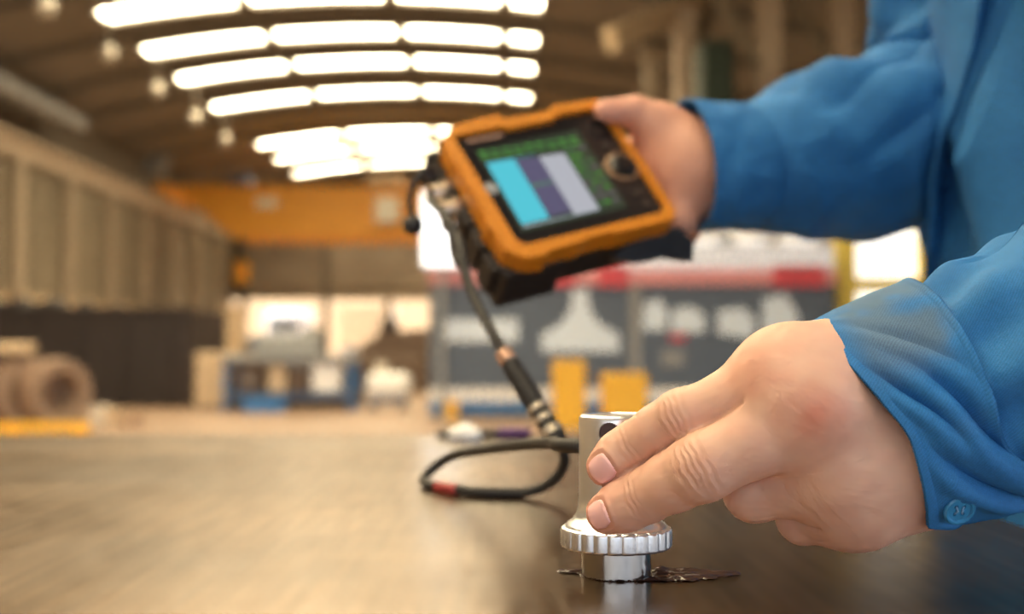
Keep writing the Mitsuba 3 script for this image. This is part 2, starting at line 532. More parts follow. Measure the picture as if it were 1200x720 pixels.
for i, y in enumerate((19.2, 22.3, 25.5, 28.7, 31.8)):
    k = thing('bulkhead_lamp', ['unlit round lamp under the roof above the photo edge', 'unlit round roof lamp left of the topmost rooflight strip', 'unlit round roof lamp left of the second rooflight strip',
               'unlit round roof lamp left of the third rooflight strip', 'unlit round roof lamp left of the fourth rooflight strip'][i], 'lamp', 'round lamps beside the rooflights')
    z = CAM[2] + 340 / FPX * y * 7.6 / 7.6
    put('globe', trimesh.creation.icosphere(2, 0.17).apply_translation((-7.6, y, 5.63 + CAM[2])), 'm_offwhite', k, True)
    put('stem', tube([V(-7.6, y, 5.75 + CAM[2]), V(-7.6, y, float(roof_z(-7.6)) - 0.006)], 0.02, 6), 'm_purlin', k)
k = thing('fan', 'grey round extractor fan hanging by the far end of the left wall', 'fan')
c = V(hx(178, 36), 36, hz(186, 36))
put('housing', lathe([(0, 0), (0.5, 0), (0.55, 0.05), (0.55, 0.35), (0.48, 0.4), (0, 0.4)], 24, c - V(0, 0.2, 0), V(0, 1, 0)), 'm_midgrey', k, 30)
put('hanger', bx(c[0] - 0.03, c[0] + 0.03, 35.97, 36.03, c[2] + 0.5, float(roof_z(c[0])) + 0.02), 'm_purlin', k)

# far wall with its open lower half, the yard behind it
we = struct('wall_back', bx(XL - 0.3, XR + 0.3, Y1, Y1 + 0.2, 2.85, 8.0), 'm_wall_end', 'brown sheet metal end wall of the hall')
put('girt', bx(XL, XR, Y1 - 0.15, Y1, 3.28, 3.48), 'm_lightsteel', we)
put('girt', bx(XL, XR, Y1 - 0.15, Y1, 2.78, 2.98), 'm_lightsteel', we)
for x in (-10.6, -7.2, -4.6, -2.0, 1.0, 4.5):
    put('column', bx(x - 0.14, x + 0.14, Y1 - 0.2, Y1, 0, 7.0), 'm_wall_dark' if x < -7 else 'm_wall_end', we)
for i in range(20):
    x = XL + 0.45 + i * 0.9
    put('panel', bx(x - 0.42, x + 0.42, Y1 - 0.05, Y1 + 0.01, 3.5, 7.2), 'm_wall_end', we)
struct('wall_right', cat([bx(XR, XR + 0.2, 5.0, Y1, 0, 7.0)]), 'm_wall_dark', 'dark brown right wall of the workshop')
for i, y in enumerate((15.6, 18.5, 21.4, 24.4, 27.4, 30.4)):
    put('column', bx(XR - 0.35, XR, y - 0.35, y + 0.35, 0, 6.6), 'm_lightsteel', 'wall_right')
    put('brace', bar(V(XR - 0.12, y + 0.3, 4.2), V(XR - 0.12, y + 2.7, 6.4), 0.12, 0.25), 'm_wall', 'wall_right')
put('rail', bx(XR - 0.5, XR - 0.1, 8, Y1, 4.1, 4.45), 'm_wall', 'wall_right')

struct('added_wall_front', bx(XL, XR + 0.2, Y0 - 0.2, Y0, 4.6, 8.2), 'm_wall_dark', 'unseen sheet metal wall added behind the camera to cut the sky light')  # added out of view to reduce sky fill through the front opening
# yellow overhead crane
k = thing('overhead_crane', 'orange yellow overhead travelling crane spanning the far end of the hall', 'crane')
for yy in (37.4, 39.3):
    z0, z1 = hz(280, 37.5), hz(220, 37.5)
    prof = Polygon([(-10.95, z1), (6.6, z1), (6.6, z1 - 0.36), (4.4, z0), (-8.6, z0), (-10.6, RZ + .66), (-10.95, RZ + .66)])
    M = np.eye(4); M[:3, :3] = [[1, 0, 0], [0, 0, -1], [0, 1, 0]]; M[1, 3] = yy + 0.25
    put('girder', extrude(prof, 0.5, M), 'm_crane', k)
put('end_carriage', bx(-11.0, -10.6, 36.5, 40.2, RZ + 0.22, RZ + 0.65), 'm_crane', k)
put('end_carriage', bx(6.3, 6.75, 36.5, 40.2, 4.45, RZ + 0.65), 'm_crane', k)
put('trolley', bx(hx(432, 37.5), hx(470, 37.5), 37.0, 39.6, hz(220, 37.5), hz(205, 37.5)), 'm_beige', k)
put('hook_block', rbx(hx(440, 37.0), hx(468, 37.0), 36.7, 37.05, hz(262, 37), hz(232, 37), 0.05), 'm_offwhite', k)
put('sign_plate', bx(hx(300, 37.1), hx(325, 37.1), 37.10, 37.15, hz(243, 37), hz(232, 37)), 'm_offwhite', k)
put('motor', rbx(hx(270, 37.5), hx(293, 37.5), 37.3, 37.9, hz(219, 37.5), hz(206, 37.5), 0.04), 'm_navy', k)

# jib on the right-hand column
k = thing('jib_crane', 'pale beige jib crane column with an arm, above the hand holding the tester', 'crane')
xa = hx(804, 20)
put('column', bx(xa - 0.16, xa + 0.16, 19.8, 20.2, 0, hz(8, 20)), 'm_rail', k)
put('arm', bar(V(hx(832, 20), 20.6, hz(-2, 20.6)), V(hx(716, 19), 19.0, hz(44, 19)), 0.28, 0.40), 'm_beige', k)
put('brace', bar(V(xa + 0.1, 20.0, hz(60, 20)), V(hx(840, 20), 20.4, hz(2, 20)), 0.12, 0.2), 'm_wall', k)
for px, l in ((904, 'tan steel column rising behind the booth, left one above the raised sleeve'), (992, 'tan steel column rising beside the jacket, right one above the raised sleeve')):
    k = thing('steel_column', l, 'column')
    x_ = hx(px, 18.5); zt = float(roof_z(x_)) - .02
    put('web', bx(x_ - .03, x_ + .03, 18.36, 18.64, 0.02, zt), 'm_rail', k)
    put('flange', bx(x_ - .17, x_ + .17, 18.32, 18.36, 0.02, zt), 'm_rail', k)
    put('flange', bx(x_ - .17, x_ + .17, 18.64, 18.68, 0.02, zt), 'm_rail', k)
    put('base_plate', bx(x_ - .25, x_ + .25, 18.25, 18.75, 0, 0.02), 'm_midgrey', k)
    put('brace', bar(V(x_ - .05, 18.5, 5.3), V(x_ - 1.0, 18.5, 6.9), .1, .12), 'm_wall', k)
k = thing('steel_post', 'narrow pale steel post left of the jib crane column', 'post')
put('shaft', bx(hx(757, 22.5), hx(775, 22.5), 22.3, 22.7, 0, hz(60, 22.5)), 'm_lightsteel', k)
put('cap_plate', bx(hx(752, 22.5), hx(780, 22.5), 22.2, 22.8, hz(60, 22.5), hz(56, 22.5)), 'm_lightsteel', k)
k = thing('machine_tower', 'dark green machine tower behind the jib crane column', 'machine')
put('cabinet', rbx(hx(818, 18), hx(858, 18), 17.6, 18.4, 0, hz(50, 18), 0.05), 'm_green', k)
put('door', bx(hx(823, 18), hx(853, 18), 17.56, 17.6, 1.0, hz(60, 18)), 'm_green', k)

# yard: a sunlit building, a van and a truck seen through the open end
k = thing('yard_building', 'sunlit pale building in the yard beyond the open hall end', 'building')
put('wall', bx(-26, 14, 66, 67, -0.05, 5.5), 'm_beige', k)
for i in range(7):
    x = -22 + i * 5
    put('shutter', bx(x - 1.2, x + 1.2, 65.9, 66, 0, 3.0), 'm_offwhite', k)
k = thing('van', 'white delivery van parked in the yard behind the open hall end', 'van')
vx, vy = hx(332, 54), 54.0
put('body', rbx(vx - 0.85, vx + 0.85, vy, vy + 4.4, 0.35, 2.45, 0.15), 'm_white', k)
put('windscreen', bx(vx - 0.7, vx + 0.7, vy - 0.01, vy + 0.01, 1.5, 2.1), 'm_glass_black', k)
for sx in (-0.75, 0.75):
    for yy in (vy + 0.8, vy + 3.5):
        put('wheel', lathe([(0, -0.1), (0.33, -0.1), (0.33, 0.1), (0, 0.1)], 16, (vx + sx, yy, 0.27), V(1, 0, 0)), 'm_rubber', k)
k = thing('truck', 'tan box truck parked in the yard right of the white van', 'truck')
vx = hx(424, 54)
put('box', rbx(vx - 1.1, vx + 1.1, vy, vy + 5, 0.8, 2.75, 0.05), 'm_beige', k)
put('bumper', bx(vx - 1.05, vx + 1.05, vy - 0.1, vy, 0.5, 0.75), 'm_midgrey', k)
for sx in (-0.85, 0.85):
    put('wheel', lathe([(0, -0.13), (0.42, -0.13), (0.42, 0.13), (0, 0.13)], 16, (vx + sx, vy + 0.8, 0.36), V(1, 0, 0)), 'm_rubber', k)

# ------------------------------------------------------------------ machines and stock on the hall floor
k = thing('skip', 'long dark brown steel skip by the left wall', 'container')
ya = 17.6
x1 = hx(226, ya); x0 = x1 - 4.2
put('body', cat([bx(x0, x1, ya, ya + 0.08, 0.02, hz(364, ya)), bx(x0, x0 + 0.08, ya, ya + 2.2, 0.02, hz(364, ya)), bx(x1 - 0.08, x1, ya, ya + 2.2, 0.02, hz(364, ya)),
                 bx(x0, x1, ya + 2.12, ya + 2.2, 0.02, hz(364, ya)), bx(x0, x1, ya, ya + 2.2, 0.02, 0.1)]), 'm_darkbox', k)
put('rim', cat([bx(x0 - 0.04, x1 + 0.04, ya - 0.05, ya + 0.04, hz(366, ya), hz(361, ya))]), 'm_darkbox', k)
for i in range(6):
    x = x0 + 0.35 + i * 0.7
    put('rib', bx(x - 0.06, x + 0.06, ya - 0.05, ya, 0.05, hz(367, ya)), 'm_darkbox', k)
k = thing('tarpaulin', 'dark folded tarpaulin heaped on the left end of the skip', 'tarpaulin')
fd = Field((x0 - 0.1, ya - 0.1, 1.35), (x1, ya + 1.6, 2.1), 0.05)
for q, (xx, rr) in enumerate([(0.4, .2), (0.9, .24), (1.4, .22), (1.9, .22), (2.4, .16), (2.9, .1)]):
    fd.ball(V(x0 + xx, ya + 0.5, hz(364, ya) + 0.0), rr, 0.25)
put('cover', smoothed(fd.mesh(), 3), 'm_darkbox', k, True) if False else None
scene[k] = mikit.ply(smoothed(fd.mesh(), 3), 'm_darkbox', True)

for i, (px, r, yy) in enumerate(((68, 0.40, 13.3), (30, 0.40, 13.3), (-12, 0.42, 13.3))):
    k = thing('steel_coil', ['brown steel coil on the floor, right end of the row by the skip', 'brown steel coil in the middle of the row by the skip', 'brown steel coil at the left edge of the photo'][i], 'coil', 'steel coils on the floor in front of the skip')
    xx = hx(px, yy)
    put('windings', lathe([(r * .62, -.15), (r * .97, -.15), (r, -.12), (r, .12), (r * .97, .15), (r * .62, .15), (r * .62, -.15)], 40, (xx, yy, r), V(1, -0.7, 0)), 'm_coil', k, 30)
    put('strap', lathe([(r, -.02), (r + .008, -.02), (r + .008, .02), (r, .02), (r, -.02)], 40, (xx, yy, r), V(1, -0.7, 0)), 'm_rust', k, 30)
k = thing('timber_board', 'pale timber boards lying on top of the steel coils', 'board')
for i in range(3):
    put('plank', rbx(hx(-40, 13.3), hx(42 - 3 * i, 13.3), 13.05 + i * .17, 13.2 + i * .17, 0.852, 0.94 + .02 * i, 0.01), 'm_beige', k)
for i, px in enumerate((120, 136, 158)):
    k = thing('carton', ['small pale carton on the floor beside the coils', 'second small pale carton right of the coils', 'low brown carton farther right of the coils'][i], 'box')
    w = 0.075
    xx = hx(px, 13.6)
    put('body', rbx(xx - w, xx + w, 13.5, 13.7, 0, (.24, .2, .12)[i], 0.01), ('m_offwhite', 'm_beige', 'm_rust')[i], k)
    put('tape', bx(xx - .02, xx + .02, 13.495, 13.705, 0.01, (.243, .203, .123)[i]), 'm_beige', k)
k = thing('floor_rail', 'low yellow guard rail on the floor at the left edge', 'rail')
put('beam', rbx(hx(-60, 12.3), hx(108, 12.3), 12.26, 12.34, 0.03, 0.13, 0.01), 'm_yellow', k)
for px in (-50, 20, 98):
    put('foot', bx(hx(px, 12.3) - .05, hx(px, 12.3) + .05, 12.2, 12.4, 0, 0.03), 'm_yellow', k)

Y = 17.0
k = thing('cabinet', 'beige steel cabinet at the right end of the dark skip', 'cabinet')
put('body', rbx(hx(230, Y), hx(271, Y), Y, Y + .5, 0.03, hz(413, Y), 0.01), 'm_beige', k)
put('door', bx(hx(232, Y), hx(250, Y), Y - .015, Y, 0.06, hz(416, Y)), 'm_beige', k)
put('door', bx(hx(251, Y), hx(269, Y), Y - .015, Y, 0.06, hz(416, Y)), 'm_beige', k)
put('base', bx(hx(231, Y), hx(270, Y), Y + .03, Y + .45, 0, 0.03), 'm_navy', k)
k = thing('machine_bench', 'blue steel machine bench in the middle of the far floor', 'bench')
for px in (275, 417):
    for yy in (16.5, 17.2):
        put('leg', bx(hx(px, Y) - .03, hx(px, Y) + .03, yy - .03, yy + .03, 0, hz(418, Y)), 'm_blue', k)
put('tabletop', rbx(hx(272, Y), hx(420, Y), 16.4, 17.3, hz(424, Y), hz(416, Y), 0.01), 'm_midgrey', k)
put('shelf', bx(hx(274, Y), hx(419, Y), 16.45, 17.25, hz(466, Y), hz(459, Y)), 'm_navy', k)
put('shelf', bx(hx(300, Y), hx(345, Y), 16.2, 16.6, 0.0, hz(464, Y)), 'm_blue', k)
k = thing('dark_backing', 'long dark backing added behind the blue bench', 'machine')
put('bed', rbx(hx(268, 18.3), hx(424, 18.3), 18.0, 18.7, 0.0, hz(430, 18.3), 0.03), 'm_darkbox', k)  # dark block added to darken the space under the bench
put('backing_block', rbx(hx(280, 18.3), hx(330, 18.3), 18.05, 18.6, hz(430, 18.3), hz(408, 18.3), 0.05), 'm_brownmachine', k)
k = thing('white_crate', 'white plastic crate on the lower shelf of the blue bench', 'crate')
put('body', rbx(hx(372, Y), hx(412, Y) - .1, 16.5, 16.9, hz(458, Y), hz(426, Y), 0.02), 'm_white', k)
put('rim', bx(hx(371, Y), hx(413, Y) - .1, 16.48, 16.92, hz(430, Y), hz(427, Y)), 'm_white', k)
k = thing('gear_wheel', 'dark gear wheel leaning on the shelf of the blue bench', 'gear')
put('disc', lathe([(.06, -.05), (.19, -.05), (.19, .05), (.06, .05), (.06, -.05)], 24, (hx(301, Y), 16.6, hz(458, Y) + .2), V(0.2, 1, 0)), 'm_brownmachine', k, 30)
put('hub', lathe([(0, -.07), (.06, -.07), (.06, .07), (0, .07)], 16, (hx(301, Y), 16.6, hz(458, Y) + .2), V(0.2, 1, 0)), 'm_midgrey', k, 30)
k = thing('wooden_box', 'pale wooden box on the shelf of the blue bench', 'box')
put('body', rbx(hx(323, Y), hx(343, Y), 16.5, 16.8, hz(458, Y), hz(430, Y), 0.01), 'm_beige', k)
put('lid', bx(hx(322, Y), hx(344, Y), 16.49, 16.81, hz(431, Y), hz(428, Y)), 'm_beige', k)
k = thing('brown_box', 'dark brown box between the pale box and the white crate', 'box')
put('body', rbx(hx(346, Y), hx(366, Y), 16.55, 16.85, hz(458, Y), hz(432, Y), 0.01), 'm_brownmachine', k)
put('lid', bx(hx(345, Y), hx(367, Y), 16.54, 16.86, hz(433, Y), hz(430, Y)), 'm_brownmachine', k)
k = thing('pipe_bundle', 'grey pipes stacked on top of the blue bench', 'pipes')
for i, (dy, dz) in enumerate(((0, 0), (.18, 0), (.09, .15))):
    put('pipe', tube([V(hx(308, Y), 16.6 + dy, hz(416, Y) + .085 + dz), V(hx(380, Y), 16.6 + dy, hz(416, Y) + .085 + dz)], 0.085, 14), 'm_midgrey', k)
k = thing('water_tank', 'bright white plastic tank on a dark stand left of the graphic booth', 'tank')
put('tank', rbx(hx(433, Y), hx(483, Y), 16.5, 17.0, hz(465, Y), hz(437, Y), 0.08), 'm_white', k)
put('cap', lathe([(0, 0), (.1, 0), (.1, .16), (0, .16)], 16, (hx(449, Y), 16.75, hz(438, Y))), 'm_offwhite', k, 30)
put('stand', cat([bx(hx(436, Y), hx(480, Y), 16.55, 16.95, 0.12, hz(464, Y)), bx(hx(438, Y), hx(442, Y), 16.6, 16.9, 0, .12), bx(hx(474, Y), hx(478, Y), 16.6, 16.9, 0, .12)]), 'm_navy', k)
Y = 23.0
k = thing('press_machine', 'dark brown press machine behind the white tank', 'machine')
put('bed', rbx(hx(385, Y), hx(500, Y), Y, Y + 1.2, 0, hz(418, Y), 0.05), 'm_brownmachine', k)
put('frame', extrude(Polygon([(hx(400, Y), hz(420, Y)), (hx(500, Y), hz(420, Y)), (hx(500, Y), hz(385, Y)), (hx(465, Y), hz(388, Y)), (hx(447, Y), hz(376, Y)), (hx(440, Y), hz(394, Y))]), 0.8,
                     np.array([[1, 0, 0, 0], [0, 0, -1, Y + 1.0], [0, 1, 0, 0], [0, 0, 0, 1.0]])), 'm_brownmachine', k)
put('motor', tube([V(hx(455, Y), Y + .1, hz(380, Y)), V(hx(455, Y), Y + .7, hz(380, Y))], .14, 12), 'm_darkbox', k)
Y = 26.0
k = thing('pillar', 'pale beige pillar rising behind the cabinet', 'pillar')
put('shaft', bx(hx(262, Y), hx(286, Y), Y, Y + .4, 0, hz(362, Y)), 'm_beige', k)
put('cap_plate', bx(hx(259, Y), hx(289, Y), Y - .05, Y + .45, hz(362, Y), hz(359, Y)), 'm_beige', k)
for i, (a, b, t, m, l) in enumerate(((236, 260, 384, 'm_navy', 'dark low machine left of the beige pillar'), (290, 346, 396, 'm_navy', 'dark low machine under the white van'), (356, 372, 386, 'm_green', 'dark green drum right of the white van'))):
    k = thing('floor_machine', l, 'machine')
    put('body', rbx(hx(a, Y), hx(b, Y), Y, Y + .8, 0, hz(t, Y), 0.05), m, k)
    put('top', bx(hx(a + 5, Y), hx(b - 5, Y), Y + .2, Y + .6, hz(t, Y), hz(t - 4, Y)), 'm_midgrey', k)
k = thing('orange_hoist', 'small orange hoist box on the far left corner of the end wall', 'hoist')
put('body', rbx(hx(274, 46), hx(290, 46), 46, 46.4, hz(332, 46), hz(306, 46), 0.05), 'm_crane', k)
put('bracket', bx(hx(278, 46), hx(286, 46), 46.4, 47.79, hz(322, 46), hz(316, 46)), 'm_purlin', k)

# the booth with the printed panels
Y = 15.0
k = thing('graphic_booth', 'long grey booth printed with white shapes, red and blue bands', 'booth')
def B(p0, p1, q0, q1, d0=0.0, d1=0.05, m='m_grey', name='panel', parent=None, r=0.0):
    if r: return put(name, rbx(hx(p0, Y), hx(p1, Y), Y - d1, Y - d0, hz(q1, Y), hz(q0, Y), r), m, parent or k)
    return put(name, bx(hx(p0, Y), hx(p1, Y), Y - d1, Y - d0, hz(q1, Y), hz(q0, Y)), m, parent or k)
put('body', bx(hx(503, Y), hx(979, Y), Y, Y + 2.2, 0.0, hz(318, Y)), 'm_midgrey', k)
B(505, 737, 334, 455); B(751, 977, 334, 455)
B(738, 750, 330, 483, 0, .07, 'm_midgrey', 'pillar')
B(503, 979, 455, 470, 0, .06, 'm_white', 'lower_band'); B(503, 979, 470, 484, 0, .06, 'm_blue', 'blue_band')
B(503, 979, 316, 334, 0, .10, 'm_pink', 'red_band')
for a, b in ((636, 672), (700, 735), (905, 965)):
    B(a, b, 313, 336, .10, .12, 'm_red', 'red_patch')
def decal(pts, m='m_decal', name='print'):
    P2 = Polygon([(hx(a, Y), hz(b, Y)) for a, b in pts]).buffer(0.03).buffer(-0.015)
    M = np.array([[1, 0, 0, 0], [0, 0, -1, Y - .05], [0, 1, 0, 0], [0, 0, 0, 1.0]])
    return put(name, extrude(P2, 0.012, M), m, k)
decal([(521, 376), (606, 376), (606, 399), (521, 399)])
decal([(672, 341), (687, 341), (689, 362), (700, 380), (724, 393), (724, 411), (636, 411), (636, 393), (659, 380), (670, 362)])
decal([(756, 358), (772, 352), (780, 366), (778, 386), (754, 386)])
decal([(788, 366), (806, 360), (824, 370), (824, 388), (788, 388)])
decal([(842, 366), (870, 362), (884, 376), (880, 396), (842, 390)])
decal([(895, 352), (920, 346), (935, 372), (930, 398), (895, 396)])
decal([(776, 412), (800, 412), (800, 428), (776, 428)], 'm_midgrey')
decal([(786, 393), (802, 393), (802, 398), (786, 398)], 'm_red', 'red_print')
put('fascia', rbx(hx(500, Y), hx(979, Y), Y - .02, Y + .4, hz(317, Y), hz(286, Y), 0.02), 'm_white', k, emitter={'type': 'area', 'radiance': rgb(.30, .30, .31)}, label='white fascia with added glow')  # emission added so the plain white fascia looks brighter
for i in range(3):
    B(500, 979, 312 - 10 * i, 309 - 10 * i, .02, .04, 'm_midgrey', 'moulding')
k2 = thing('glare_panel', 'glaring white panel with added glow at the left end of the booth', 'panel')
put('screen', bx(hx(497, 14.9), hx(541, 14.9), 14.68, 14.72, hz(312, 14.9), hz(228, 14.9)), 'm_white', k2, emitter={'type': 'area', 'radiance': rgb(1.5, 1.55, 1.6)})  # overexposed white end of the booth, its glare added as emission
put('frame', cat([bx(hx(495, 14.9), hx(543, 14.9), 14.72, 14.80, hz(314, 14.9), hz(226, 14.9))]), 'm_offwhite', k2)
put('post', bx(hx(516, 14.9), hx(522, 14.9), 14.72, 14.78, 0, hz(314, 14.9)), 'm_midgrey', k2)
for i, (a, b, t) in enumerate(((800, 858, 262), (860, 915, 256), (917, 975, 268))):
    k2 = thing('white_sack', ['white sack on the booth roof, nearest to the tester', 'tall white sack in the middle of the booth roof', 'white sack at the right end of the booth roof'][i], 'sack', 'white sacks on the booth roof')
    fd = Field((hx(a, Y) - .1, Y - .1, hz(290, Y) - .1), (hx(b, Y) + .1, Y + .6, hz(t, Y) + .15), 0.03)
    zc, xc = (hz(284.5, Y) + hz(t, Y)) / 2, (hx(a, Y) + hx(b, Y)) / 2
    fd.ell((xc, Y + .25, zc), np.eye(3), ((hx(b, Y) - hx(a, Y)) / 2, .22, (hz(t, Y) - hz(285, Y)) / 2), .001)
    scene[k2] = mikit.ply(smoothed(fd.mesh(), 3), 'm_white', True)
for i, (a, b, t, yy, l) in enumerate(((648, 685, 423, 12.9, 'tall narrow yellow bollard block in front of the booth'), (705, 757, 438, 12.9, 'wider yellow bollard block just right of the narrow one'), (523, 537, 470, 14.5, 'tiny yellow post at the foot of the booth'))):
    k2 = thing('bollard', l, 'bollard')
    put('body', rbx(hx(a, yy), hx(b, yy), yy - .16 if i < 2 else yy - .06, yy + .16 if i < 2 else yy + .06, 0.02, hz(t, yy), 0.015), 'm_yellow', k2)
    put('base_plate', bx(hx(a, yy) - .03, hx(b, yy) + .03, yy - .2 if i < 2 else yy - .08, yy + .2 if i < 2 else yy + .08, 0, 0.02), 'm_midgrey', k2)
Y = 15.3
k = thing('yellow_rack', 'yellow rack with two white panels right of the booth, their glow added', 'screen')
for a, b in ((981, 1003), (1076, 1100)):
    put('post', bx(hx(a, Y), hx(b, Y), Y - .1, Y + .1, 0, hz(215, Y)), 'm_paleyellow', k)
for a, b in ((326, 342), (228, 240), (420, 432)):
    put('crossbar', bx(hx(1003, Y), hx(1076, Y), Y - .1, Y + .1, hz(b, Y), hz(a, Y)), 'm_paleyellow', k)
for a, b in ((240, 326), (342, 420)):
    put('pane', bx(hx(1003, Y), hx(1076, Y), Y, Y + .04, hz(b, Y), hz(a, Y)), 'm_white', k, emitter={'type': 'area', 'radiance': rgb(1.1, 1.1, 1.05)})  # glow added to brighten the rack's plain white panels

# ------------------------------------------------------------------ steel plate on trestles
k = thing('steel_plate', 'large brown steel plate with a satin sheen under the probe', 'table')
TE = 0.225                                    # right edge, where the worker stands
put('plate', rbx(-1.35, TE, -0.35, 0.99, TOP - 0.03, TOP, 0.0015), 'm_plate', k)
for x in (-1.1, 0.0):
    put('trestle', bar(V(x, -0.28, TOP - 0.075), V(x, 0.92, TOP - 0.075), 0.08, 0.09), 'm_plate_edge', k)
    for y in (-0.2, 0.84):
        put('leg', bar(V(x, y, 0), V(x, y, TOP - 0.11), 0.06, 0.06, V(0, 1, 0)), 'm_plate_edge', k)

# ------------------------------------------------------------------ the transducer
pc = at(722, 600, 0.39)
PX, PY = pc[0], pc[1]
mm = 0.001
k = thing('ultrasonic_probe', 'aluminium ultrasonic probe with a scalloped ring, pressed on the steel plate', 'probe')
O = (PX, PY, TOP)
body = lathe([(0, 16.0), (17.0, 16.0), (17.2, 16.6), (16.6, 17.6), (14.8, 19.0), (13.5, 20.8), (12.85, 23.0), (12.6, 26), (12.6, 52.6), (12.3, 53.6), (11.6, 54.3), (10.4, 54.5), (10.1, 54.0), (0, 53.8)], 96)
body.apply_scale(mm); body.apply_translation(O)
hd = V(-3.4, -12.0, 0); hd /= np.linalg.norm(hd)
hc = V(PX, PY, TOP + 0.0487)
cyl = trimesh.creation.cylinder(0.0036, segment=[hc + hd * 0.0095, hc + hd * 0.016], sections=40)
put('body', trimesh.boolean.difference([body, cyl], engine='manifold'), 'm_alu', k, 25)
put('port', trimesh.creation.cylinder(0.0035, segment=[hc + hd * 0.0080, hc + hd * 0.0108], sections=32), 'm_hole', k, 30, label='dark round port in the side')
n = 24 * 12
th = np.arange(n) * 2 * math.pi / n
fl = np.abs(np.sin(th * 12))
rr = 18.9 - 0.75 * (1 - fl ** 0.6)
P2 = Polygon(np.stack([rr * np.cos(th), rr * np.sin(th)], 1))
def ringslice(z0, z1, sh0, sh1):
    a = np.array(P2.exterior.coords)[:-1]
    return [(a * (1 - s / 18.9), z) for s, z in ((sh0, z0), (sh1, z1))]
layers = [(1.0, 9.6), (0.25, 10.1), (0.0, 10.6), (0.0, 15.4), (0.3, 16.0), (1.2, 16.5)]
a = np.array(P2.exterior.coords)[:-1][::-1] if not P2.exterior.is_ccw else np.array(P2.exterior.coords)[:-1]
vv = np.vstack([np.c_[a * (1 - s / 18.9), np.full(len(a), z)] for s, z in layers] + [[(0, 0, 9.6), (0, 0, 16.5)]])
ff = grid_faces(len(layers), len(a), True)
kk = np.arange(len(a)); L = len(a) * len(layers)
ff = np.vstack([ff, np.stack([kk * 0 + L, (kk + 1) % len(a), kk], 1), np.stack([kk * 0 + L + 1, L - len(a) + kk, L - len(a) + (kk + 1) % len(a)], 1)])
ring = trimesh.Trimesh(vv * mm, ff, process=False)
if ring.volume < 0: ring.invert()
ring.apply_translation(O)
put('scalloped_ring', ring, 'm_alu', k, 22)
foot = lathe([(0, 0.0), (11.2, 0.0), (11.7, 0.4), (11.7, 8.6), (11.2, 9.0), (11.2, 9.8), (0, 9.8)], 96)
foot.apply_scale(mm); foot.apply_translation(O)
put('contact_foot', foot, 'm_machined', k, 30, label='polished steel contact foot')
k = thing('gel_puddle', 'thin wet smear of dark coupling gel beside the probe foot', 'gel', None)
blobs = []
rng = np.random.default_rng(4)
for (x, y, r) in ((14, -7, 5.5), (22, -8, 4.5), (17, 6, 4), (24, 7, 3.5), (30, -6, 3.5), (15, -1, 5.5), (20, 2, 5), (26, -2, 4.5), (31, 1.5, 4.5), (36, -1, 3.6), (40, 0.5, 2.6), (-15, 4, 3.2), (-18, 5, 2.2), (7, -8.5, 4), (0, 0, 13)):
    blobs.append(Point(x, y).buffer(r))
outl = unary_union(blobs).buffer(1.5).buffer(-1.5).difference(Point(0, 0).buffer(11.9))
xs, ys = np.meshgrid(np.arange(-24, 46, 0.5), np.arange(-16, 16, 0.5), indexing='ij')
from shapely import contains_xy, distance, points as spoints
ins = contains_xy(outl, xs, ys)
dist = np.where(ins, distance(outl.boundary, spoints(xs, ys)), 0)
hgt = 1.3 * np.minimum(dist / 2.0, 1) ** 0.5 * (0.35 + 0.9 * meshkit.noise(np.stack([xs / 5, ys / 2.2, xs * 0], -1)))
vv = np.stack([PX + xs * mm, PY + ys * mm, TOP + 0.00002 + hgt * mm], -1).reshape(-1, 3)
ff = grid_faces(*xs.shape)
ff = ff[ins.reshape(-1)[ff].all(1)]
gm = trimesh.Trimesh(vv, ff, process=False); gm.remove_unreferenced_vertices()
if gm.face_normals[0][2] < 0: gm.invert()
scene[k] = mikit.ply(gm, 'm_gel', True)

# ------------------------------------------------------------------ the tester
DC = np.array([[-0.04626558, 0.1056485, 0.7047488], [0.05773818, 0.13354564, 0.75300819], [0.10223938, 0.05271912, 0.70382682], [-0.00176438, 0.02482198, 0.65556743]])
DW = CAM + DC[:, :1] * RGT + DC[:, 1:2] * UPC + DC[:, 2:] * FWD
DU, DV = DW[1] - DW[0], DW[3] - DW[0]
DN = -np.cross(DU, DV); DN /= np.linalg.norm(DN)
if DN @ (CAM - DW.mean(0)) < 0: DN = -DN
WU, WV = np.linalg.norm(DU), np.linalg.norm(DV)


def dev(u, v, w=0.0): return DW[0] + u * DU + v * DV + w * DN


DM = np.eye(4); DM[:3, 0], DM[:3, 1], DM[:3, 2], DM[:3, 3] = DU / WU, -DV / WV, DN, DW[3]     # x right, y up, z out, metres, origin bottom left


def dpoly(pts): return Polygon([(u * WU, (1 - v) * WV) for u, v in pts])


def dput(name, poly, w0, w1, m, parent, r=0.0, smooth=False, **kw):
    if r: poly = poly.buffer(-r).buffer(2 * r, quad_segs=5).buffer(-r, quad_segs=5)
    mesh = extrude(poly, w1 - w0); mesh.apply_translation((0, 0, w0)); mesh.apply_transform(DM)
    return put(name, mesh, m, parent, smooth, **kw)


def drect(u0, v0, u1, v1): return dpoly([(u0, v0), (u1, v0), (u1, v1), (u0, v1)])


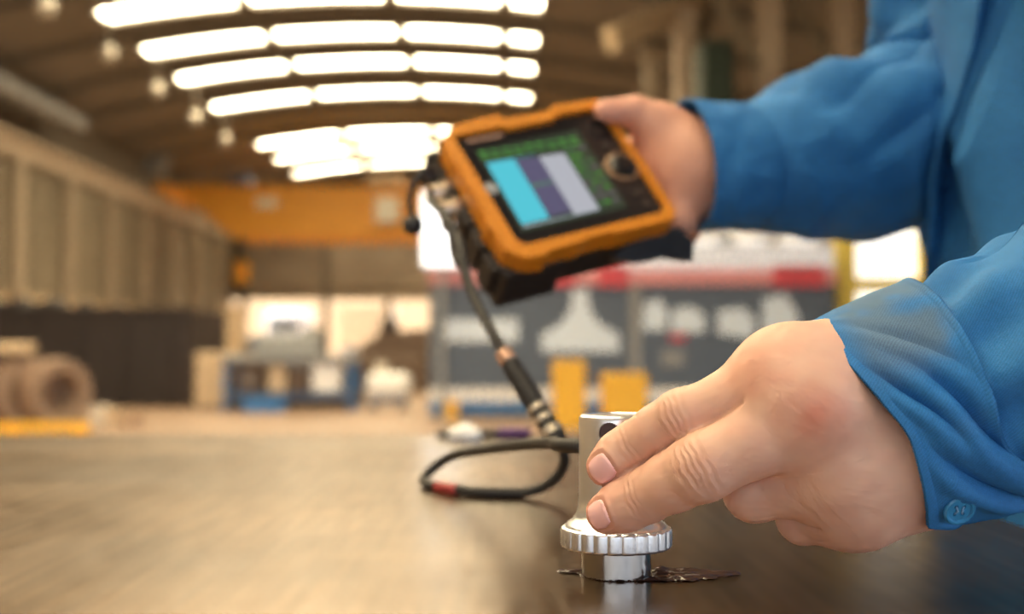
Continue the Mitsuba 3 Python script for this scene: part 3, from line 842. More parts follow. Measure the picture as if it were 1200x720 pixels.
def dbevel(name, poly, w0, w1, c, m, parent, r=0.003, **kw):
    """extrusion with chamfered front and back edges"""
    poly = poly.buffer(-r).buffer(2 * r, quad_segs=5).buffer(-r, quad_segs=5)
    ms = [extrude(poly, w1 - w0 - 2 * c).apply_translation((0, 0, w0 + c))]
    for s in (0.35, 0.7, 1.0):
        q = poly.buffer(-c * s)
        ms.append(extrude(q, w1 - w0 - 2 * c * (1 - math.sqrt(1 - min(s, 0.999) ** 2 * 0.999))).apply_translation((0, 0, w0 + c * (1 - math.sqrt(1 - min(s, 0.999) ** 2 * 0.999)))))
    mesh = cat(ms); mesh.apply_transform(DM)
    return put(name, mesh, m, parent, **kw)


t = thing('ultrasonic_tester', 'orange rubber framed handheld ultrasonic tester with a lit colour screen', 'tester')
outer = dpoly([(.02, .05), (.07, .01), (.10, -.025), (.37, -.045), (.39, .0), (.66, .0), (.70, -.035), (.98, -.02), (1.0, .05), (1.0, .40), (1.01, .55), (1.0, .94), (.955, 1.0), (.62, 1.0), (.57, .985),
               (.45, .985), (.40, 1.0), (.22, 1.005), (.19, 1.03), (.10, 1.02), (.06, 1.0), (0.0, .93), (0.0, .80), (-.015, .76), (-.015, .70), (0, .67), (0, .30), (-.01, .25), (-.005, .10)])
inner = dpoly([(.068, .055), (.36, .055), (.38, .08), (.66, .08), (.69, .045), (.92, .05), (.965, .12), (.965, .88), (.92, .93), (.12, .925), (.085, .88), (.068, .12)])
dbevel('bumper', outer.difference(inner.buffer(-.0005)), -0.012, 0.0035, 0.0015, 'm_orange', t, .0012, label='orange rubber frame')
dput('housing', drect(.02, .03, .98, .96), -0.030, -0.004, 'm_rubber', t, .006)
dput('glass', inner.buffer(.001), -0.005, -0.0006, 'm_glass_black', t, .002, label='black glossy front panel')
sc = dput('display', drect(.155, .17, .775, .815), -0.0006, -0.0003, 'm_glass_black', t, emitter={'type': 'area', 'radiance': rgb(.018, .030, .016)}, label='lit colour screen')
def px_(u0, v0, u1, v1, c, name):
    q = dpoly([(u0, v0), (u1, v0 + .012), (u1, v1), (u0, v1)])
    mesh = extrude(q, 0.0002); mesh.apply_translation((0, 0, -0.00025)); mesh.apply_transform(DM)
    return put(name, mesh, 'm_glass_black', sc, emitter={'type': 'area', 'radiance': rgb(*c)})
px_(.173, .285, .332, .765, (.06, .44, .53), 'bar'); px_(.336, .303, .468, .755, (.075, .068, .13), 'bar'); px_(.471, .315, .618, .785, (.34, .35, .39), 'bar')
px_(.336, .50, .468, .53, (.06, .16, .09), 'line'); px_(.173, .775, .62, .79, (.25, .30, .32), 'line')
px_(.173, .283, .47, .290, (.10, .40, .5), 'line')
rng = np.random.default_rng(8)
for v in (.185, .225):
    for i in range(9):
        u = .165 + .066 * i
        px_(u, v + .004 * i, u + .045 + .01 * rng.random(), v + .024 + .004 * i, [(.055, .22, .035), (.04, .15, .03)][int(rng.integers(2))], 'icon')
for i in range(9):
    v = .30 + i * .054
    for u in (.632, .672, .722):
        if rng.random() < .8:
            px_(u, v, u + .03 + .012 * rng.random(), v + .024, [(.06, .24, .035), (.05, .14, .05), (.10, .09, .10)][int(rng.integers(3))], 'icon')
kn = V(*dev(.879, .53, 0))
put('knob', lathe([(0, 0), (.0085, 0), (.0085, .004), (.006, .0052), (0, .0052)], 32, dev(.879, .53, -.0006), DN), 'm_glass_black', t, 30)
put('knob_ring', lathe([(.0088, 0), (.0118, 0), (.0115, .0022), (.0092, .0026), (.0088, 0)], 40, dev(.879, .53, -.0006), DN), 'm_brass', t, 30, label='brassy ring around the knob')
for v in (.22, .33, .74, .83):
    put('key', lathe([(0, 0), (.0036, 0), (.0034, .0012), (0, .0015)], 20, dev(.885, v, -.0006), DN), 'm_bezel', t, 30)
put('badge', lathe([(0, 0), (.0048, 0), (.0044, .0008), (0, .001)], 20, dev(.122, .47, -.0006), DN), 'm_midgrey', t, 30, label='small grey round badge')
dput('label_strip', drect(.14, .075, .345, .11), -0.0006, -0.0002, 'm_rust', t)
# left side: sockets and rubber blocks
for i, v in enumerate((.12, .26, .40)):
    c0 = dev(-.005, v, -.022)
    lx = -DU / WU
    put('socket', lathe([(0, 0), (.0085, 0), (.0085, .004), (.0065, .0045), (.0065, .011), (.0048, .011), (.0048, .004), (0, .004)], 24, c0, lx), ('m_bezel', 'm_nickel', 'm_nickel')[i], t, 30)
for v0, v1 in ((.02, .07), (.17, .21), (.31, .35), (.48, .60), (.63, .78), (.81, .95)):
    dput('grip_block', drect(-.05, v0, .03, v1), -0.034, -0.012, 'm_rubber', t, .002)
dput('back_shell', drect(.04, .05, .96, .95), -0.040, -0.030, 'm_rubber', t, .006)
dput('bottom_rail', drect(-.01, .90, .34, 1.02), -0.040, -0.010, 'm_rubber', t, .003)
# folded stand under the tester
sq = [(700, 302), (722, 288), (760, 274), (796, 268), (813, 286), (808, 309), (772, 303), (735, 309)]
so = at(755, 290, .712)
sa = at(813, 286, .735) - at(700, 302, .700); sa /= np.linalg.norm(sa)
sb = UPC - (UPC @ sa) * sa; sb /= np.linalg.norm(sb)
sm_ = extrude(Polygon([(((x - 755) / FPX * .712) * 1.06, -(y - 290) / FPX * .712 + (x - 755) / FPX * .712 * -.10) for x, y in sq]).buffer(-.002).buffer(.002), .008)
M = np.eye(4); M[:3, 0], M[:3, 1], M[:3, 2], M[:3, 3] = sa, sb, np.cross(sa, sb), so
sm_.apply_transform(M)
put('stand', sm_, 'm_rubber', t)
# dangling cap on its tether
k = put('dust_cap', trimesh.creation.icosphere(3, .0062).apply_translation(at(484, 264, .70)), 'm_rubber', t, True)
tp = spline([dev(-.02, .10, -.03), at(492, 205, .70), at(481, 228, .70), at(481, 245, .70), at(484, 262, .70)], 30)
put('tether', tube(tp, .0018, 8), 'm_rubber', t, True)

# ------------------------------------------------------------------ probe cable
k = thing('probe_cable', 'black probe cable looping on the plate up to the orange tester', 'cable')
g = 0.0026
lo = [V(PX - .0105, PY + .006, TOP + .043), V(PX - .018, PY + .015, TOP + .0425), at(652, 519.5, .44), at(600, 523, .53), at(550, 530, .60), at(514, 544, .632), at(498, 559, .630), at(514, 571, .606), at(560, 577, .586), at(610, 578, .582), at(645, 566, .576), at(661, 545, .570), at(657, 524, .566)]
lp = spline(lo, 160)
lp[:, 2] = np.maximum(lp[:, 2], TOP + g)
put('lead', tube(lp, .0026, 14), 'm_cable', k, True)
dists = np.linalg.norm(lp - at(519, 573, .604), axis=1); i0 = int(dists.argmin())
prin('m_darkred', (0.30, 0.035, 0.035), 0.5)
put('red_band', tube(lp[i0 - 2:i0 + 7], .0030, 14), 'm_darkred', k, True, label='red marking band')
A, Bp = at(657, 522, .566), at(589, 412, .590)
ax = (Bp - A) / np.linalg.norm(Bp - A); Lc = np.linalg.norm(Bp - A)
def stage(name, s0, s1, prof, m):
    pr = [(0, s0 * Lc)] + [(r, (s0 + (s1 - s0) * q) * Lc) for q, r in prof] + [(0, s1 * Lc)]
    put(name, lathe(pr, 28, A, ax), m, k, 25)
stage('strain_relief', -.02, .10, [(0, .0036), (.6, .0050), (1, .0052)], 'm_cable')
for s0, s1, r in ((.10, .19, .0056), (.24, .31, .0054), (.35, .42, .0054)):
    stage('metal_ring', s0, s1, [(0, r * .85), (.12, r), (.88, r), (1, r * .85)], 'm_nickel')
stage('plug_body', .185, .36, [(0, .0050), (.5, .0047), (1, .0050)], 'm_cable')
stage('connector', .42, .88, [(0, .0050), (.08, .0056), (.9, .0050), (1, .0046)], 'm_cable')
stage('ferrule', .88, 1.0, [(0, .0046), (.1, .0050), (.9, .0048), (1, .0042)], 'm_copper')
up = spline([Bp - ax * .004, at(578, 392, .596), at(560, 358, .612), at(545, 318, .628), at(537, 280, .645), dev(-.10, .47, -.022), dev(-.06, .41, -.022), dev(-.01, .40, -.022)], 90)
put('lead', tube(up, .0028, 14), 'm_cable', k, True)
up2 = spline([dev(-.015, .26, -.022), dev(-.10, .27, -.022), at(527, 262, .655), at(531, 285, .648), at(540, 310, .633)], 40)
put('lead', tube(up2, .0026, 12), 'm_cable', k, True)

# marker pen lying near the far edge of the plate
k = thing('marker_pen', 'dark marker pen with a purple end near the far edge of the plate', 'pen')
a0, a1 = V(*at(512, 512, .95)), V(*at(622, 513, .95)); a0[2] = a1[2] = TOP + .0042
dx = (a1 - a0) / np.linalg.norm(a1 - a0)
put('barrel', lathe([(0, 0), (.0026, 0), (.0036, .004), (.0036, .05), (0, .05)], 20, a0, dx), 'm_bezel', k, 30)
prin('m_purple', (0.10, 0.03, 0.16), 0.4)
put('cap', lathe([(0, .050), (.0042, .050), (.0042, .074), (.003, .0777), (0, .0777)], 20, a0, dx), 'm_purple', k, 30, label='purple cap')
k = thing('rag', 'small crumpled white rag lying by the marker pen', 'rag')
rc = at(545, 508, .925); rc[2] = TOP
fd = Field(rc - V(.03, .03, .002), rc + V(.03, .03, .03), .0012)
for q, (x, y, z, r) in enumerate(((0, 0, .005, .008), (-.008, .004, .004, .006), (.008, -.003, .004, .006), (.002, .006, .007, .006))):
    fd.ball(rc + V(x, y, z), r, .005)
rm = fd.mesh(); rm.vertices[:, 2] = np.maximum(rm.vertices[:, 2], TOP + .0002)
scene[k] = mikit.ply(smoothed(rm, 2), 'm_white', True)

# ------------------------------------------------------------------ the worker
def camdir(x, y, z):
    """direction: x to the right, y up, z away from the camera's place"""
    d = x * RGT + y * UPC + z * FWD
    return d / np.linalg.norm(d)


SKIN = V(0.66, 0.395, 0.295)


def lerp(a, b, t): return np.asarray(a) * (1 - t) + np.asarray(b) * t


HF = 0.0008
I = dict(mcp=at(910, 451, .338), pip=at(797, 488, .346), dip=at(747, 521, .3575), tip=at(712, 547, .3625))
M_ = dict(mcp=at(950, 482, .332), pip=at(822, 547, .337), dip=at(757, 581, .352), tip=at(713, 601, .3605))
R_ = dict(mcp=at(975, 556, .338), pip=at(884, 576, .350), dip=at(930, 560, .378), tip=at(955, 545, .380))
P_ = dict(mcp=at(1003, 592, .343), pip=at(942, 607, .356), dip=at(975, 585, .382), tip=at(1000, 570, .384))
TH = dict(cmc=at(1040, 470, .392), mcp=at(925, 505, .418), ip=at(820, 530, .423), tip=at(757, 545, .4165))
WR = at(1085, 497, .372)
mid = lambda a, b, t: a + (b - a) * t
fd = Field(np.min([*I.values(), *M_.values(), *R_.values(), *P_.values(), *TH.values(), WR], 0) - .022,
           np.max([*I.values(), *M_.values(), *R_.values(), *P_.values(), *TH.values(), WR + V(.07, 0, .02)], 0) + .03, HF)
like = lambda: Field(fd.lo, fd.lo + fd.h * (fd.n - 1.5), fd.h)
# palm: metacarpals, heel, forearm stump inside the sleeve
base = dict(i=at(1068, 440, .358), m=at(1074, 478, .352), r=at(1076, 525, .343), p=at(1080, 550, .345))
pal = camdir(0, 0, 1)
for f, b, r0, r1 in ((I, 'i', .0112, .0130), (M_, 'm', .0118, .0140), (R_, 'r', .0112, .0145), (P_, 'p', .0098, .0130)):
    fd.cone(mid(f['mcp'], base[b], .06), base[b], r0, r1, .018)
fd.cone(at(930, 432, .342), at(1070, 436, .368), .0122, .0125, .014)
fd.cone(at(985, 472, .356), at(1075, 480, .380), .020, .023, .014)      # palm body behind the metacarpals
fd.cone(at(1000, 530, .356), at(1080, 535, .376), .016, .020, .014)
fd.cone(P_['mcp'] + pal * .008, at(1066, 564, .356), .0108, .0130, .014)  # outer edge of the hand
fd.cone(at(1078, 500, .374), at(1190, 470, .374), .0220, .0215, .012, (camdir(0, 0, 1), .85))
fd.cone(TH['cmc'], TH['mcp'], .0155, .0120, .012)
fd.cone(TH['mcp'], TH['ip'], .0110, .0098, .004); fd.cone(TH['ip'], TH['tip'], .0098, .0082, .003)
fd.cone(mid(TH['cmc'], TH['mcp'], .5), I['mcp'] + pal * .012, .008, .008, .012)      # web of the thumb


def smin(a, b, k):
    h = np.maximum(k - np.abs(a - b), 0) / k
    return np.minimum(a, b) - h * h * k * .25


def finger(f, r, k0):
    m, p, d, t = f['mcp'], f['pip'], f['dip'], f['tip']
    q = like()
    q.cone(m, mid(m, p, .5), r[0], r[1], k0)
    q.cone(mid(m, p, .5), p, r[1], r[2], .003)
    q.cone(p, mid(p, d, .5), r[2], r[3], .003)
    q.cone(mid(p, d, .5), d, r[3], r[4], .003)
    q.cone(d, mid(d, t, .55), r[4], r[5], .003)
    q.cone(mid(d, t, .55), t, r[5], r[6], .003)
    return q.d


# every finger is its own form; they touch along creases and melt only into the knuckles
fing = finger(I, (.0102, .0084, .0078, .0077, .0074, .0076, .0066), .006)
fing = smin(fing, finger(M_, (.0112, .0106, .0100, .0088, .0080, .0079, .0068), .006), .0005)
fing = smin(fing, finger(R_, (.0108, .0098, .0090, .0085, .0080, .0078, .0070), .006), .0008)
fing = smin(fing, finger(P_, (.0098, .0088, .0080, .0076, .0072, .0070, .0064), .006), .0006)
fd.d = smin(fd.d, fing, .0055)
for c, r in ((I['mcp'] + camdir(-.3, .5, -.8) * .0022, .0094), (M_['mcp'] + camdir(0, .1, -1) * .0016, .0098), (R_['mcp'] + camdir(0, 0, -1) * .0022, .0092), (P_['mcp'] + camdir(.1, -.2, -.9) * .0014, .0084)):
    fd.ball(c, r, .012)                                                    # knuckle heads
hand = fd.mesh()
hand = smoothed(hand, 3)
hv = np.array(hand.vertices); hn = np.array(hand.vertex_normals)
hcol = np.tile(SKIN, (len(hv), 1))
disp = np.zeros(len(hv))


# nails
def nail_grid(f, back=.0066, front=.0034, half=.0045, lift=.00050, roll=0.0, tilt=.12):
    from scipy.ndimage import map_coordinates
    d, t = f['dip'], f['tip']
    ax = (t - d) / np.linalg.norm(t - d)
    nn = -FWD + .30 * UPC; nn = nn - (nn @ ax) * ax; nn /= np.linalg.norm(nn)
    sd = np.cross(ax, nn)
    nn, sd = nn * math.cos(roll) + sd * math.sin(roll), sd * math.cos(roll) - nn * math.sin(roll)
    nn, ax = nn * math.cos(tilt) + ax * math.sin(tilt), ax * math.cos(tilt) - nn * math.sin(tilt)
    U_ = 17
    a, b = np.meshgrid(np.linspace(-1, 1, U_), np.linspace(-1, 1, U_), indexing='ij')
    x, y = a * np.sqrt(1 - b * b / 2.9), b * np.sqrt(1 - a * a / 2.9)
    o = t + ((x + 1) / 2 * (back + front) - back)[..., None] * ax + (y * half)[..., None] * sd
    w = np.linspace(.0135, 0, 90)
    P_2 = o[..., None, :] + w[:, None] * nn
    dd = map_coordinates(fd.d, ((P_2 - fd.lo) / fd.h).reshape(-1, 3).T, order=1).reshape(P_2.shape[:-1])
    hit = w[(dd < 0).argmax(-1)]
    from scipy.ndimage import gaussian_filter
    hit = gaussian_filter(hit, 1.2, mode='nearest')
    e = np.maximum(np.abs(a), np.abs(b))
    out = o + (hit + lift - .0007 * e ** 8)[..., None] * nn
    return out, U_


def joint_frame(f, which):
    m, p, d, t = f['mcp'], f['pip'], f['dip'], f['tip']
    c, ax = {'pip': (p, (d - m)), 'dip': (d, (t - p)), 'mcp': (m, (p - m))}[which]
    ax = ax / np.linalg.norm(ax)
    nn = -FWD + .35 * UPC; nn = nn - (nn @ ax) * ax; nn /= np.linalg.norm(nn)
    return c, ax, nn, np.cross(ax, nn)


def wrinkles(f, which, grooves, width=.009):
    c, ax, nn, sd = joint_frame(f, which)
    q = hv - c
    s, l, w = q @ ax, q @ sd, q @ nn
    near = (np.abs(s) < .014) & (np.abs(l) < .014) & (w > -.002) & (hn @ nn > 0.0)
    wob = .0011 * (meshkit.noise(np.stack([l * 330, s * 120, l * 0 + len(which)], -1)[near]) - .5)
    out = np.zeros(near.sum())
    for s0, sig, dep, curve in grooves:
        x = s[near] - s0 - curve * (l[near] / .008) ** 2 - wob
        out -= dep * np.exp(-(x / sig) ** 2) * np.exp(-(l[near] / width) ** 4) * sstep(0.0, .5, hn[near] @ nn)
    disp[near] += out
    tint = np.exp(-(s / .006) ** 2) * np.exp(-(l / .008) ** 2) * near
    return tint, out, near


def tint(w, col):
    global hcol
    hcol = hcol * (1 - w[:, None]) + np.asarray(col) * w[:, None]


for f, ks in ((I, 1.0), (M_, 1.15)):
    w, o, nr = wrinkles(f, 'pip', [(-.0048, .0007, .00028 * ks, .0006), (-.0024, .0007, .0005 * ks, .0008), (-.0004, .0006, .00055 * ks, .0003), (.0018, .0007, .0005 * ks, -.0008), (.0042, .0008, .0003 * ks, -.0010)])
    tint(w * .30, (0.60, 0.30, 0.20))
    g_ = np.zeros(len(hv)); g_[nr] = np.clip(-o / .0006, 0, 1); tint(g_ * .35, (0.42, 0.20, 0.13))
    w, o, nr = wrinkles(f, 'dip', [(-.0024, .0006, .0003 * ks, .0004), (-.0003, .0006, .00042 * ks, .0002), (.0018, .0006, .00028 * ks, -.0004)], .007)
    tint(w * .18, (0.62, 0.31, 0.22))
    g_ = np.zeros(len(hv)); g_[nr] = np.clip(-o / .0006, 0, 1); tint(g_ * .30, (0.44, 0.21, 0.14))
    c, ax, nn, sd = joint_frame(f, 'dip')
    s = (hv - f['tip']) @ ax
    tint(.35 * sstep(-.012, .004, s) * (np.linalg.norm(hv - f['tip'], axis=1) < .016), (0.68, 0.30, 0.235))
for c, r, a, col in ((I['mcp'] + camdir(-.6, .5, -.8) * .010, .0080, .80, (0.56, 0.21, 0.14)), (M_['mcp'] + camdir(-.15, 0, -1) * .012, .0075, 1.0, (0.54, 0.19, 0.125)), (R_['mcp'] + camdir(-.1, 0, -1) * .012, .009, .45, (0.50, 0.27, 0.18)), (P_['mcp'] + camdir(0, -.2, -1) * .010, .009, .5, (0.50, 0.27, 0.18))):
    d = np.linalg.norm(hv - c, axis=1) + .004 * (meshkit.noise(hv * 220) - .5)
    tint(a * np.exp(-(d / r) ** 2), col)
for f, (s0s) in ((P_, (-.004, -.001, .002, .005)),):
    c, ax, nn, sd = joint_frame(f, 'mcp')
    q = hv - c; s, l = q @ ax, q @ sd
    near = (np.abs(s) < .013) & (np.abs(l) < .012) & (hn @ nn > .1)
    for s0 in s0s:
        wob = .003 * (meshkit.noise(np.stack([l * 160, s * 0, l * 0 + s0 * 999], -1)) - .5)
        disp -= near * .00008 * (3 if f is P_ else 1) * np.exp(-((s - s0 - wob) / .0008) ** 2) * np.exp(-(l / .009) ** 4)
def seg(a, b):
    q = hv - a; ba = b - a
    return np.linalg.norm(q - np.clip(q @ ba / (ba @ ba), 0, 1)[:, None] * ba, axis=1)


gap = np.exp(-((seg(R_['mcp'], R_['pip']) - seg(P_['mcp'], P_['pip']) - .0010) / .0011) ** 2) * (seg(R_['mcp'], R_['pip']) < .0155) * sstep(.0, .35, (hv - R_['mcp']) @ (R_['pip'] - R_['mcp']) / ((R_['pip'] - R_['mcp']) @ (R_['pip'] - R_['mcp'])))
disp -= .0011 * gap
tI = (hv - I['mcp']) @ (I['pip'] - I['mcp']) / ((I['pip'] - I['mcp']) @ (I['pip'] - I['mcp']))
segI = np.minimum(np.minimum(seg(I['mcp'], I['pip']), seg(I['pip'], I['dip'])), seg(I['dip'], I['tip']))
segM = np.minimum(np.minimum(seg(M_['mcp'], M_['pip']), seg(M_['pip'], M_['dip'])), seg(M_['dip'], M_['tip']))
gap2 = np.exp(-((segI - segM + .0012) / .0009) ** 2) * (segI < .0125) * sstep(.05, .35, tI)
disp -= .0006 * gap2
tint(.45 * gap2, (0.36, 0.16, 0.10))  # shade of the index-middle crease put into the skin colour
tint(.35 * gap, (0.40, 0.20, 0.14))  # ring-little finger crease darkened in the colour as well, for its shade
big = meshkit.fbm(hv * 60, 3, seed=3) - .5
disp += .0005 * big
from scipy.spatial import cKDTree
NAILS = []
for f in (I, M_):
    nv, nU = nail_grid(f)
    NAILS.append(nv)
    ring_ = np.vstack([nv[0], nv[-1], nv[:, 0], nv[:, -1]])
    dn = cKDTree(ring_).query(hv)[0]
    tint(.55 * np.exp(-(dn / .0011) ** 2), (0.50, 0.20, 0.15))
    din = cKDTree(nv.reshape(-1, 3)).query(hv)[0]
    disp += .00035 * np.exp(-((dn - .0011) / .0007) ** 2) * (din > .0006)
hcol *= (1 + .16 * (meshkit.fbm(hv * 150, 3, seed=9) - .5))[:, None]
hcol[:, 1:] *= (1 + .10 * (meshkit.noise(hv * 260, seed=2) - .5))[:, None]
hv = hv + hn * disp[:, None]
lhand = (hv, np.array(hand.faces), hcol)


# right hand round the right-hand end of the tester
fr = Field(DW.min(0) - .06, DW.max(0) + V(.12, .08, .06), .0014)
wr = at(836, 198, .748)
tt = dict(tip=at(710, 131, .738), ip=at(744, 131, .742), mcp=at(780, 154, .746), cmc=at(818, 192, .745))
for v, r in ((.06, .0105), (.28, .0110), (.52, .0110), (.74, .0100)):
    kn_ = dev(1.26, v + .06, -.045)
    fr.cone(wr, kn_, .019, r * 1.15, .014)
    p1 = dev(1.05, v, -.052); p2 = dev(.82, v, -.0525)
    fr.cone(kn_, p1, r * 1.05, r * .92, .006); fr.cone(p1, p2, r * .9, r * .8, .004)
fr.cone(at(812, 195, .755), at(785, 200, .757), .026, .022, .014); fr.cone(tt['mcp'], at(778, 200, .760), .014, .016, .014); fr.cone(mid(tt['mcp'], tt['ip'], .5), at(768, 190, .765), .011, .016, .010)
fr.cone(tt['cmc'], tt['mcp'], .0200, .0145, .012); fr.cone(tt['mcp'], tt['ip'], .0140, .0104, .006); fr.cone(tt['ip'], tt['tip'], .0100, .0082, .003)
fr.cone(at(800, 230, .740), at(796, 258, .732), .016, .012, .012)
fr.cone(at(812, 198, .748), at(905, 192, .775), .031, .029, .012)
# nothing of the hand inside the tester
gx, gy, gz = (fr.ax[0][:, None, None] - DM[0, 3], fr.ax[1][None, :, None] - DM[1, 3], fr.ax[2][None, None, :] - DM[2, 3])
bd = None
for j, (c_, h_) in enumerate(((WU / 2, WU / 2 + .0008), (WV / 2, WV / 2 + .0008), (-.0185, .0228))):
    e_ = np.abs(gx * np.float32(DM[0, j]) + gy * np.float32(DM[1, j]) + gz * np.float32(DM[2, j]) - c_) - h_
    bd = e_ if bd is None else np.maximum(bd, e_)
fr.d = np.maximum(fr.d, -bd)
rm = smoothed(fr.mesh(), 3)
rv = np.array(rm.vertices)
rcol = np.tile(SKIN * V(1, .84, .78), (len(rv), 1)) * (1 + .12 * (meshkit.fbm(rv * 90, 3, seed=4) - .5))[:, None]  # redder skin, with the far hand's dimmer light put into the colour
wt = np.exp(-(np.linalg.norm(rv - tt['tip'], axis=1) / .016) ** 2)[:, None] * .5
rcol = rcol * (1 - wt) + V(0.70, 0.30, 0.22) * wt
rhand = (rv, np.array(rm.faces), rcol)

# head, neck, trunk, arms and legs in one coarse surface
SHL, SHR = V(.44, .545, 1.34), V(.39, .875, 1.36)
ELL_, ELR = V(.375, .372, 1.03), at(1112, 140, .845)
HIPL, HIPR = V(.46, .60, .93), V(.44, .80, .93)
FC = V(-.97, -.24, 0)                                             # the way the worker faces
SD = V(-.24, .97, 0)                                              # towards his right shoulder
neck, head = V(.385, .705, 1.42), V(.335, .695, 1.585)
fb = Field((.10, .2, 0.0), (.95, 1.2, 1.80), .0085)
fb.ell((.405, .705, 1.22), (FC, SD, V(0, 0, 1)), (.095, .155, .22), .03)
fb.ell((.418, .700, 1.02), (FC, SD, V(0, 0, 1)), (.095, .145, .18), .06)
fb.ell((.445, .70, .90), (FC, SD, V(0, 0, 1)), (.10, .15, .11), .05)
fb.cone(V(.40, .705, 1.36), neck + V(-.02, 0, .07), .058, .054, .04)
for s_, m_, e_, w_ in ((SHL, lerp(ELL_, SHL, .5) + V(.025, -.015, 0), ELL_ + V(.006, 0, 0), at(1150, 470, .362)), (SHR, lerp(ELR, SHR, .5) + V(0, .015, 0), ELR, at(880, 193, .755))):
    fb.cone(V(.40, .705, 1.33), s_, .06, .045, .05); fb.cone(s_, m_, .042, .038, .03); fb.cone(m_, e_, .038, .034, .02); fb.cone(e_, w_, .034, .024, .02)
for h_, sg in ((HIPL, -1), (HIPR, 1)):
    kn2, an = h_ + V(-.03, .01 * sg, -.44), h_ + V(0.0, .02 * sg, -.84)
    fb.cone(h_, kn2, .078, .052, .04); fb.cone(kn2, an, .052, .036, .02); fb.cone(an + V(0, 0, -.03), an + V(-.13, 0, -.055), .034, .026, .02)
fb.ell(head + V(0.0, 0, .02), (FC, SD, V(0, 0, 1)), (.098, .076, .115), .01)
fb.ell(head + FC * .03 + V(0, 0, -.06), (FC, SD, V(0, 0, 1)), (.062, .056, .070), .03)
fb.cone(head + FC * .094 + V(0, 0, .02), head + FC * .116 + V(0, 0, -.018), .008, .014, .012)      # nose
fb.cone(head + FC * .088 + SD * .018 + V(0, 0, -.058), head + FC * .088 - SD * .018 + V(0, 0, -.058), .009, .009, .006)   # lips
for sg in (-1, 1):
    fb.ell(head + SD * .078 * sg + V(0, 0, -.005), (FC, SD, V(0, 0, 1)), (.018, .009, .030), .004)
    fb.ball(head + FC * .096 + SD * .033 * sg + V(0, 0, .014), .011, .004, None, True)
    fb.cone(head + FC * .100 + SD * .018 * sg + V(0, 0, .034), head + FC * .092 + SD * .05 * sg + V(0, 0, .034), .007, .006, .01)
bm = smoothed(fb.mesh(), 3)
bv = np.array(bm.vertices)
off = len(lhand[0]); off2 = off + len(rhand[0])
pv = np.vstack([lhand[0], rhand[0], bv])
pf = np.vstack([lhand[1], rhand[1] + off, np.array(bm.faces) + off2])
pcol = np.vstack([lhand[2], rhand[2], np.tile(SKIN, (len(bv), 1))])
pm = trimesh.Trimesh(pv, pf, process=False)
PK = 'person'
scene[PK] = mikit.ply(pm, 'm_skin', True, color=np.clip(pcol, 0, 1))
tag(PK, 'worker in a blue button-cuffed work jacket holding the probe and the tester', 'person')

for nv in NAILS:
    put('fingernail', shell(nv.reshape(-1, 3), len(nv), len(nv), .0012, False), 'm_nail', PK, True)

# ------------------------------------------------------------------ clothes
def fold(p, seed, sc=30.0, amp=.0015):
    n = meshkit.fbm(p * sc, 3, seed=seed)
    return amp * (1 - 2 * np.abs(2 * n - 1) ** .8)


class Tube:
    """cloth round a limb: position from (angle, distance along); angle 0 is up, 90 degrees is the camera-facing side"""
    def __init__(s, pts, radii, up, n=400):
        p = spline(pts, n)
        s.len = np.r_[0, np.cumsum(np.linalg.norm(np.diff(p, axis=0), axis=1))]
        s.p = p
        kn_ = np.array([np.linalg.norm(p - np.asarray(q), axis=1).argmin() for q in pts])
        s.r = np.interp(np.arange(n), kn_, radii)
        from scipy.ndimage import gaussian_filter1d
        s.r = gaussian_filter1d(s.r, n / 60, mode='nearest')
        t, A, B_ = transport(p, up - (up @ (p[1] - p[0])) * (p[1] - p[0]) / ((p[1] - p[0]) @ (p[1] - p[0])))
        s.t, s.A = t, A
        s.B = B_ if (B_[0] @ -FWD) > 0 else -B_

    def at(s, th, d, extra=0.0):
        i = np.clip(np.interp(d, s.len, np.arange(len(s.len))), 0, len(s.len) - 1.001)
        a = i.astype(int); w = (i - a)[..., None]
        L = lambda x: x[a] * (1 - w) + x[a + 1] * w
        c = L(s.p) + np.minimum(d, 0)[..., None] * s.t[0]
        r = s.r[a] * (1 - w[..., 0]) + s.r[a + 1] * w[..., 0] + extra
        return c + r[..., None] * (np.cos(th)[..., None] * L(s.A) + np.sin(th)[..., None] * L(s.B))


rad = math.radians
CC = at(1031, 492, .353)
AIN = camdir(.953, .30, .02)
LT = Tube([CC, CC + .03 * AIN, CC + .06 * AIN, CC + .13 * AIN, ELL_ + V(.01, 0, 0), lerp(ELL_, SHL, .5) + V(.03, -.02, 0), SHL], [.0327, .0335, .0350, .0415, .052, .062, .072], UPC)
JK = PK + '__jacket'


def edge0(th):
    """where the cuff's opening lies along the arm, by angle"""
    from scipy.interpolate import PchipInterpolator
    return PchipInterpolator([rad(x) for x in (-230, -190, -120, -60, 0, 45, 70, 95, 120, 165, 180)], [.016, .010, -.004, -.010, -.0180, -.0115, -.0075, -.0035, -.0035, -.003, -.002])(th)


CL0 = .021


def CLf(th): return CL0 + .014 * sstep(rad(95), rad(160), th) + .006 * sstep(rad(-60), rad(-150), th)


#                                                        # length of the cuff band
TE0, TE1 = rad(-215), rad(159)
nth, ns = 260, 74
th, q = np.meshgrid(np.linspace(TE0, TE1, nth), np.linspace(0, 1, ns), indexing='ij')
cham = np.clip((th - (TE1 - .26)) / .26, 0, 1) * .0100
d = edge0(th) + cham + q * (CLf(th) - edge0(th) - cham)
tuck = -.0022 * (1 - sstep(rad(-210), rad(-150), th))
loose = .0030 * sstep(rad(100), rad(163), th) * (1 - .3 * q) + .0016 * sstep(.0, 1., q)
P0 = LT.at(th, d)
